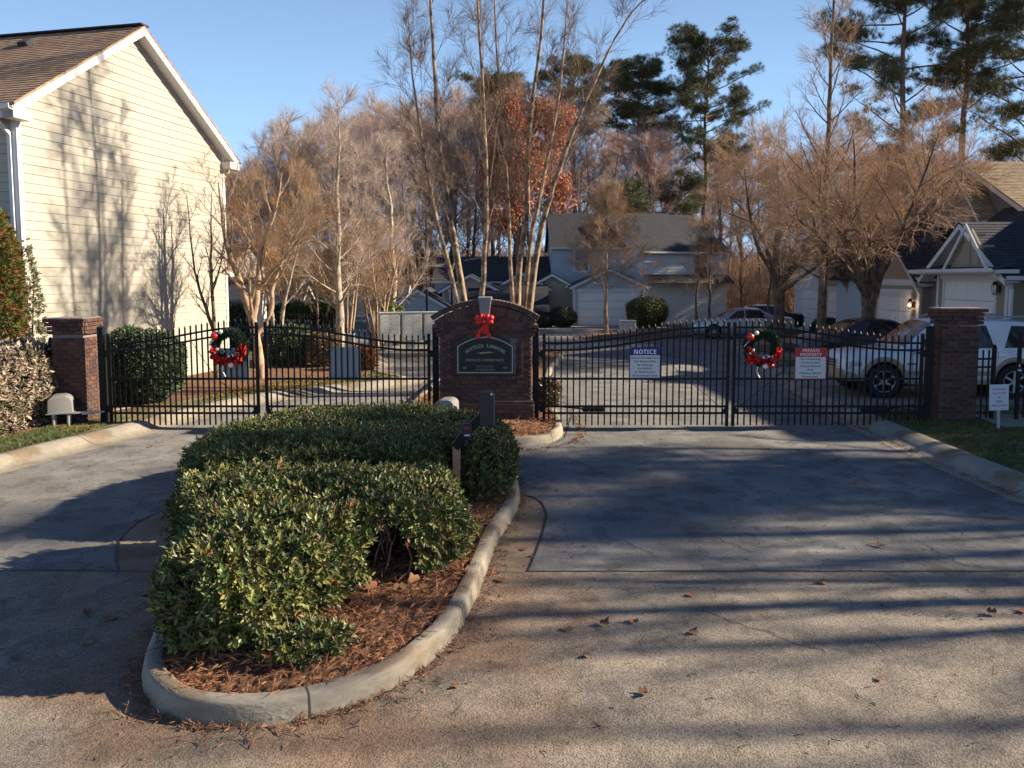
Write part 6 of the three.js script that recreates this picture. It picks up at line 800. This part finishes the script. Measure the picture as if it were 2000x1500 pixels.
const rearHedge = smoothLine([[-0.22, -9.75], [-0.12, -10.5], [-0.5, -11.5], [-1.4, -12.1], [-2.5, -12.15], [-3.42, -11.4], [-3.84, -10.2], [-3.74, -9.2], [-3.4, -8.6], [-2.7, -8.7], [-1.8, -8.85], [-1.1, -8.9], [-0.85, -9.7]], 3, true);
hedge('clipped_hedge', 'broad clipped evergreen hedge filling the island before the monument', rearHedge, 0.74, 501, 30000, { lump: 0.11, size: 0.9 });
const frontHedge = smoothLine([[-0.55, -7.7], [-0.62, -7.1], [-0.95, -6.85], [-1.3, -6.75], [-1.5, -6.25], [-1.62, -5.85], [-1.95, -5.42], [-2.28, -5.52], [-2.5, -6.1], [-2.88, -7.05], [-3.24, -7.95], [-2.6, -8.15], [-1.6, -8.25], [-0.8, -8.25]], 3, true);
hedge('clipped_hedge', 'looser lit hedge mound with open base on the pine straw nose of the island', frontHedge, 0.7, 511, 20500, { lump: 0.26, depth: 0.3, bottom: 0.08, hole: (p) => Math.hypot((p.x + 1.12) / 0.3, (p.z + 7.0) / 0.42, (p.y - 0.2) / 0.36) < 1, size: 1.08, stems: 44 });
hedge('shrub_sprout', 'low leafy sprout at the foot of the front hedge', smoothLine([[-1.75, -5.45], [-1.45, -5.4], [-1.3, -5.6], [-1.6, -5.72]], 3, true), 0.14, 521, 420, { lump: 0.05, depth: 0.1, bottom: 0.01, stems: 6, category: 'shrub' });
hedge('clipped_hedge', 'thin leafy end of the hedge island behind the keypad post', smoothLine([[-0.5, -9.35], [-0.2, -9.45], [-0.06, -10.2], [-0.3, -11.1], [-0.6, -10.6]], 3, true), 0.7, 531, 4200, { lump: 0.08, stems: 10 });
const ring = (x, z, r, n = 14, k = 1) => Array.from({ length: n }, (_, i) => [x + r * Math.cos(i * 6.2832 / n), z + r * k * Math.sin(i * 6.2832 / n)]);
const bigSprig = [sprigGeo(7, 0.07, 0.034, 1.05, 21), sprigGeo(6, 0.075, 0.036, 0.9, 22)];
// domed shrubs
function shrub(name, label, x, z, r, h, n, seed, opt = {}) {
  const { mat = leafMat([0.05, 0.075, 0.03]), geos = bigSprig, tint = (R) => { const k = 0.6 + 0.8 * R(); return R() < 0.12 ? [1.8, 1.7, 1.5] : [k, k, k]; }, y0 = 0.12, group = null, size = 1, power = 2.6, category = 'shrub' } = opt; const R = rng(seed), t = thing(name, label, category, [x, y0, z], 0, group), lists = geos.map(() => []);
  for (let k = 0; k < n; k++) { const d = rdir(R); const sc = Math.pow(Math.pow(Math.abs(d.x), power) + Math.pow(Math.abs(d.y), power) + Math.pow(Math.abs(d.z), power), -1 / power) * (0.86 + 0.34 * (fbm(d.x * 3 + 5, d.z * 3 + d.y * 2, seed, 3) - 0.3)) * (1 - 0.25 * R() * R()) * (R() < 0.03 ? 1.07 : 1); const p = V(d.x * sc * r, h / 2 + d.y * sc * h / 2, d.z * sc * r); lists[k % geos.length].push({ p, q: qTo(d.clone().add(V(0, 0.3, 0)).add(rdir(R).multiplyScalar(0.7)), R() * 6), s: V(1, 1, 1).multiplyScalar(size * (0.75 + 0.5 * R())), c: tint(R) }); }
  geos.forEach((g, i) => scatter('foliage', g, mat, lists[i], t)); const W = new Wood(); for (let k = 0; k < 7; k++) { const a = k * 0.9; W.tube(0, [{ x: 0.05 * Math.cos(a), y: -0.05, z: 0.05 * Math.sin(a), r: 0.018 }, { x: r * 0.4 * Math.cos(a), y: h * 0.5, z: r * 0.4 * Math.sin(a), r: 0.012 }, { x: r * 0.7 * Math.cos(a), y: h * 0.85, z: r * 0.7 * Math.sin(a), r: 0.004 }], 5); } part('stems', W.geo(0), barkDark, t); return t;
}
shrub('round_shrub', 'large round dark evergreen shrub behind the gate with the opener', -8.15, -17.4, 0.86, 1.62, 6500, 601);
shrub('round_shrub', 'rounded evergreen shrub beside the blank sign panel', -7.0, -24.9, 0.82, 1.25, 3600, 602);
shrub('orange_shrub', 'small orange tinged shrub at the bed end near the mailbox bank', -4.45, -23.7, 0.36, 0.72, 900, 603, { mat: leafMat([0.25, 0.085, 0.03]), tint: (R) => R() < 0.3 ? [0.4, 0.9, 1] : [0.7 + 0.6 * R(), 0.7 + 0.6 * R(), 1] });
shrub('brown_shrub', 'thin brownish shrub between the round shrub and the blank sign', -5.9, -24.6, 0.5, 1.05, 1200, 604, { mat: leafMat([0.15, 0.095, 0.045]) });
shrub('olive_shrub', 'dense olive dome shrub beside the white wall at the end of the drive', 7.9, -46.5, 1.15, 1.75, 5200, 605, { mat: leafMat([0.1, 0.1, 0.022]), y0: 0.02 });
shrub('dark_shrub', 'dark low shrub left of the wide garage door', 3.0, -46.6, 0.75, 1.15, 1800, 606, { mat: leafMat([0.02, 0.03, 0.016]), y0: 0.02 });
shrub('dark_shrub', 'dark low shrub under the olive townhouse front', 1.6, -46.9, 0.95, 0.85, 1800, 607, { mat: leafMat([0.02, 0.03, 0.016]), y0: 0.02 });
shrub('small_shrub', 'small leafy shrub at the foot of the gate post by the monument', 0.72, -16.6, 0.22, 0.62, 500, 608, { mat: leafMat([0.13, 0.1, 0.05]) });
shrub('small_shrub', 'small green shrub behind the mailbox bank', -4.8, -32.2, 0.5, 1.75, 900, 609, { mat: leafMat([0.13, 0.17, 0.035]) });
shrub('dark_shrub', 'dark low shrub by the garage of the olive townhouse', 14.6, -36.9, 0.6, 0.9, 900, 610, { mat: leafMat([0.02, 0.03, 0.016]) });
hedge('long_hedge', 'long dark green clipped hedge behind the iron fence', smoothLine([[-7.2, -31.4], [-7.0, -32.4], [-12, -33.2], [-14.5, -33.2], [-14.5, -32], [-11, -32]], 2, true), 1.75, 541, 9000, { geos: bigSprig, mat: leafMat([0.035, 0.06, 0.022]), depth: 0.2, y0: 0.0, size: 1.2 });
fence('black iron fence along the long dark hedge', [-14, -31.0], [-6.7, -30.0], 60, 1.4, [0.01, 0.33, 0.66, 0.99]);
// pale hedge by the left fence, columnar conifer and loose shrub at the house corner
hedge('pale_hedge', 'sunlit pale leaved hedge behind the iron fence at the street', smoothLine([[-8.86, -15.4], [-8.86, -14.2], [-9.0, -11.5], [-10.3, -11.5], [-10.2, -14], [-9.9, -16.2]], 2, true), 1.42, 551, 8000, { geos: bigSprig, mat: leafMat([0.34, 0.26, 0.19], { roughness: 0.5 }), tint: (R) => { const k = 0.45 + 0.9 * R(); return R() < 0.25 ? [0.3, 0.38, 0.2] : [k, k, k]; }, depth: 0.24, y0: 0.12, size: 1.05, lump: 0.12 });
shrub('columnar_conifer', 'brown and green columnar conifer at the cream house corner', -10.45, -15.9, 0.62, 4.15, 9000, 621, { mat: leafMat([0.13, 0.11, 0.03], { roughness: 0.8 }), geos: [bladeGeo(10, 0.11, 0.012, 0.7, 81)], tint: (R) => R() < 0.4 ? [1.5, 0.75, 0.6] : [0.6 + 0.5 * R(), 0.8 + 0.6 * R(), 0.8], size: 1.3, power: 2.2 });
shrub('loose_shrub', 'loose grey green shrub against the white corner downspout', -10.0, -16.3, 0.34, 3.6, 800, 622, { mat: leafMat([0.14, 0.13, 0.07]), size: 0.9, power: 2 });

// ------------------------------------------------------------------ ground cover
{ // pine straw on the island
  const straw = (name, line, n, y, seed) => { const R = rng(seed), [x0, x1, z0, z1] = bbox(line), L = []; for (let i = 0; i < n; i++) { const x = lerp(x0, x1, R()), z = lerp(z0, z1, R()); if (!inPoly(x, z, line)) continue; const e = edgeDist(x, z, line), k = 0.5 + 0.9 * R(); L.push({ p: V(x, y + 0.06 * sstep(0, 0.9, e) + 0.012 + 0.03 * R(), z), q: qTo(V(R() - 0.5, (R() - 0.4) * 0.3, R() - 0.5), R() * 6), s: V(1, 0.7 + 0.7 * R(), 1), c: [k, k, k] }); } const m = scatter(name, bladeGeo(5, 0.11, 0.0042, 0.45, 91, 0.25), leafMat([0.36, 0.17, 0.085], { roughness: 0.9 }), L, scene); m.name = numbered(name); return m; };
  tag(straw('pine_straw', islandLine, 16000, 0.115, 71), 'reddish pine straw covering the hedge island', 'pine straw', null, 'stuff');
  tag(straw('pine_straw', pylonLine.filter(([, z]) => z > -19), 7000, 0.13, 72), 'reddish pine straw around the foot of the monument', 'pine straw', null, 'stuff');
  const grass = (poly, n, y, seed, label, c, avoid) => { const R = rng(seed), [x0, x1, z0, z1] = bbox(poly), L = []; for (let i = 0; i < n; i++) { const x = lerp(x0, x1, R()), z = lerp(z0, z1, R()); if (!inPoly(x, z, poly) || (avoid && avoid(x, z))) continue; const b = fbm(x * 1.2, z * 1.2, 7, 3) > 0.52 ? 1 : 0, k = 0.6 + 0.8 * R(); L.push({ p: V(x, y, z), q: qTo(V((R() - 0.5) * 0.5, 1, (R() - 0.5) * 0.5), R() * 6), s: V(1, 0.7 + 0.7 * R(), 1), c: [k * (b ? 1.9 : 1), k * (b ? 1.2 : 1), k] }); } const m = scatter('grass', bladeGeo(7, 0.06, 0.005, 0.6, 95), leafMat(c, { roughness: 0.8 }), L, scene); m.name = numbered('grass'); return tag(m, label, 'grass', null, 'stuff'); };
  grass([[7.2, -8], [12, -8], [12, -16.3], [7.3, -16.3], [7.15, -12]], 16000, 0.115, 81, 'short green verge grass below the surveillance sign', [0.07, 0.1, 0.025], (x, z) => z < -14.3 && x > 9);
  grass([[-8.15, -11.6], [-7.6, -13.9], [-7.5, -14.6], [-8.5, -14.4], [-9, -12], [-9.2, -10]], 7000, 0.115, 82, 'green verge grass below the gate opener', [0.08, 0.105, 0.03]);
  grass([[-7.0, -17.2], [-6.2, -18.8], [-5.0, -20.1], [-3.4, -21.4], [-3.3, -22], [-4.3, -22.6], [-5.8, -21.2], [-6.9, -19.4]], 9000, 0.115, 83, 'winter yellow grass strip behind the left gates', [0.13, 0.125, 0.035]);
}
{ // needles and crumbs gathered along the gutters
  const R = rng(75), L = []; for (let i = 0; i < 5200; i++) { const l = [islandLine, rightKerb, leftKerb, pylonLine][i % 4], k = Math.floor(R() * (l.length - 1)), f = R(), x = lerp(l[k][0], l[k + 1][0], f), z = lerp(l[k][1], l[k + 1][1], f), dx = l[k + 1][0] - l[k][0], dz = l[k + 1][1] - l[k][1], q = Math.hypot(dx, dz); let nx = dz / q, nz = -dx / q; if (i % 2 === 0 && inPoly(x + nx * 0.1, z + nz * 0.1, l)) { nx = -nx; nz = -nz; } if (i % 4 === 2) { nx = -nx; nz = -nz; } const o = (i % 2 ? 0.42 : 0.14) + 0.5 * R() * R() * R(), kk = 0.5 + 0.8 * R(); if (z < -22) continue; L.push({ p: V(x + nx * o, 0.012 + 0.006 * R(), z + nz * o), q: qTo(V(R() - 0.5, 0.03, R() - 0.5), R() * 6), s: V(1, 0.4 + 0.5 * R(), 1), c: [kk, kk, kk] }); }
  for (let i = 0; i < 900; i++) { const x = lerp(-7, 7, R()), z = lerp(-4, -14, R()); if (inPoly(x, z, islandLine)) continue; const kk = 0.4 + 0.8 * R(); L.push({ p: V(x, 0.008, z), q: qTo(V(R() - 0.5, 0.02, R() - 0.5), R() * 6), s: V(1, 0.3 + 0.4 * R(), 1), c: [kk, kk, kk] }); }
  const m = scatter('needle_litter', bladeGeo(3, 0.1, 0.004, 0.5, 97, 0.2), leafMat([0.26, 0.13, 0.07], { roughness: 0.9 }), L, scene); tag(m, 'brown needles and crumbs gathered along the gutters', 'litter', null, 'stuff');
}
// fallen leaves lying on the paving, one by one
{
  const R = rng(91); const lobe = new THREE.Shape(); const pts = []; for (let i = 0; i < 22; i++) { const a = i / 22 * 6.2832, r = 0.035 + 0.022 * Math.abs(Math.cos(a * 2.5)) + 0.006 * R(); pts.push(new THREE.Vector2(Math.cos(a) * r * 1.15, Math.sin(a) * r)); } lobe.setFromPoints(pts);
  const lg = [0, 1, 2].map((k) => { const g = new THREE.ShapeGeometry(lobe).rotateX(-Math.PI / 2), p = g.attributes.position; for (let i = 0; i < p.count; i++) { const x = p.getX(i), z = p.getZ(i); p.setY(i, 0.012 + (k + 1) * 4.2 * (x * x) + 3 * z * z * (k === 1 ? -0.5 : 1) + 0.06 * x); } g.computeVertexNormals(); return mergeGeometries([g, new THREE.CylinderGeometry(0.0012, 0.0018, 0.06, 4).rotateZ(1.4).translate(-0.065, 0.012, 0)].map((q) => (q.index ? q.toNonIndexed() : q))); });
  const mats = [[0.26, 0.1, 0.045], [0.3, 0.15, 0.07], [0.19, 0.085, 0.045]].map((c) => leafMat(c, { roughness: 0.8 }));
  const spots = [[1.6, -6.9], [1.0, -6.35], [0.75, -6.3], [0.45, -6.2], [1.45, -6.15], [4.05, -6.5], [4.35, -6.55], [0.55, -5.75], [3.9, -8.2], [0.12, -8.1], [0.2, -7.9], [-0.15, -7.4], [-0.1, -7.25], [2.9, -7.2], [-3.6, -6.5], [-3.35, -6.4], [-3.3, -5.95], [-3.7, -5.7], [-4.4, -9.1], [-0.4, -5.3], [0.9, -5.2], [2.6, -5.4], [-6.1, -13.2]];
  spots.forEach(([x, z], i) => { const m = solo('fallen_leaf', lg[i % 3], mats[i % 3], 'curled brown fallen leaf lying on the paving', 'leaf', 'fallen leaves on the paving'); m.position.set(x, 0.002, z); m.rotation.y = R() * 6.28; m.scale.setScalar(0.5 + 0.35 * R()); });
  const bed = [[-1.2, -6.6], [-0.95, -6.5], [-1.3, -6.35], [-0.85, -6.75], [-1.75, -6.0]]; bed.forEach(([x, z], i) => { const m = solo('fallen_leaf', lg[(i + 1) % 3], mats[i % 2], 'large rusty leaf resting on the pine straw', 'leaf', 'leaves on the pine straw'); m.position.set(x, 0.2, z); m.rotation.set(0.3 * R(), R() * 6.28, 0.3 * R()); m.scale.setScalar(0.8 + 0.4 * R()); });
}

// ------------------------------------------------------------------ mailboxes, utility boxes, lamp posts
{
  const mPale = M([0.56, 0.53, 0.47], { roughness: 0.55 }), mLock = mSteel;
  const unit = thing('mailbox_unit', 'pale metal cluster mailbox in the bank of four', 'mailbox', [-4.62, 0.14, -29.75], 0.3, 'cluster mailbox bank');
  part('cabinet', rbox(0.76, 1.05, 0.45, 0.015, 0, 0.9, 0), mPale, unit); part('pedestal', [rbox(0.26, 0.38, 0.26, 0.01, 0, 0.19, 0), rbox(0.4, 0.03, 0.4, 0.005, 0, 0.02, 0)], mPale, unit); part('hood', rbox(0.8, 0.035, 0.5, 0.01, 0, 1.44, 0.015), mPale, unit);
  for (let c = 0; c < 2; c++) for (let r = 0; r < 7; r++) { if (c === 1 && r < 2) continue; const d = part('mail_door', rbox(0.345, 0.135, 0.014, 0.005, -0.18 + c * 0.36, 0.455 + r * 0.145, 0.228), mPale, unit); part('lock', rbox(0.05, 0.018, 0.008, 0.003, -0.29 + c * 0.36, 0.475 + r * 0.145, 0.238), mLock, d); } part('parcel_door', rbox(0.345, 0.28, 0.014, 0.005, 0.18, 0.53, 0.228), mPale, unit);
  const lab = ['pale metal cluster mailbox nearest the crape myrtles', 'pale metal cluster mailbox second from the crape myrtles', 'pale metal cluster mailbox third from the crape myrtles', 'pale metal cluster mailbox end unit beside the monument side']; unit.userData.label = lab[0]; for (let k = 1; k < 4; k++) copyThing(unit, [-4.62 + k * 0.8, 0.14, -29.75 - 0.247 * k], 0.3, lab[k]);
  const ub = thing('utility_box', 'small white utility box in the mulch before the wide garage', 'utility box', [6.0, 0.1, -41.2]); part('cabinet', rbox(0.8, 0.55, 0.5, 0.03, 0, 0.28, 0), mPale, ub); part('lid', rbox(0.86, 0.06, 0.56, 0.02, 0, 0.57, 0), mPale, ub);
  const ub2 = thing('utility_box', 'low white utility box by the crape myrtle row', 'utility box', [-5.9, 0.13, -28.6]); part('cabinet', rbox(0.4, 0.7, 0.35, 0.03, 0, 0.35, 0), mPale, ub2); part('lid', rbox(0.44, 0.05, 0.4, 0.02, 0, 0.72, 0), mPale, ub2);
  const lamp = (label, x, z, h) => { const t = thing('lamp_post', label, 'lamp post', [x, 0.0, z]); part('pole', [cyl(0.06, 0.045, h - 0.4, 10), cyl(0.1, 0.08, 0.5, 10)], mIron, t); const hd = part('lantern', [cyl(0.1, 0.15, 0.35, 6, 0, h - 0.4, 0), new THREE.ConeGeometry(0.22, 0.18, 6).translate(0, h + 0.04, 0)], mIron, t); part('glass', cyl(0.085, 0.13, 0.3, 6, 0, h - 0.37, 0).scale(1.02, 1, 1.02), MP([0.4, 0.4, 0.38], { roughness: 0.2 }), hd); };
  lamp('slim black lamp post behind the mailbox bank', -3.75, -35, 4.9); lamp('slim black lamp post behind the sign monument by the birches', -2.95, -39, 4.0);
}
renderer.render(scene, camera);
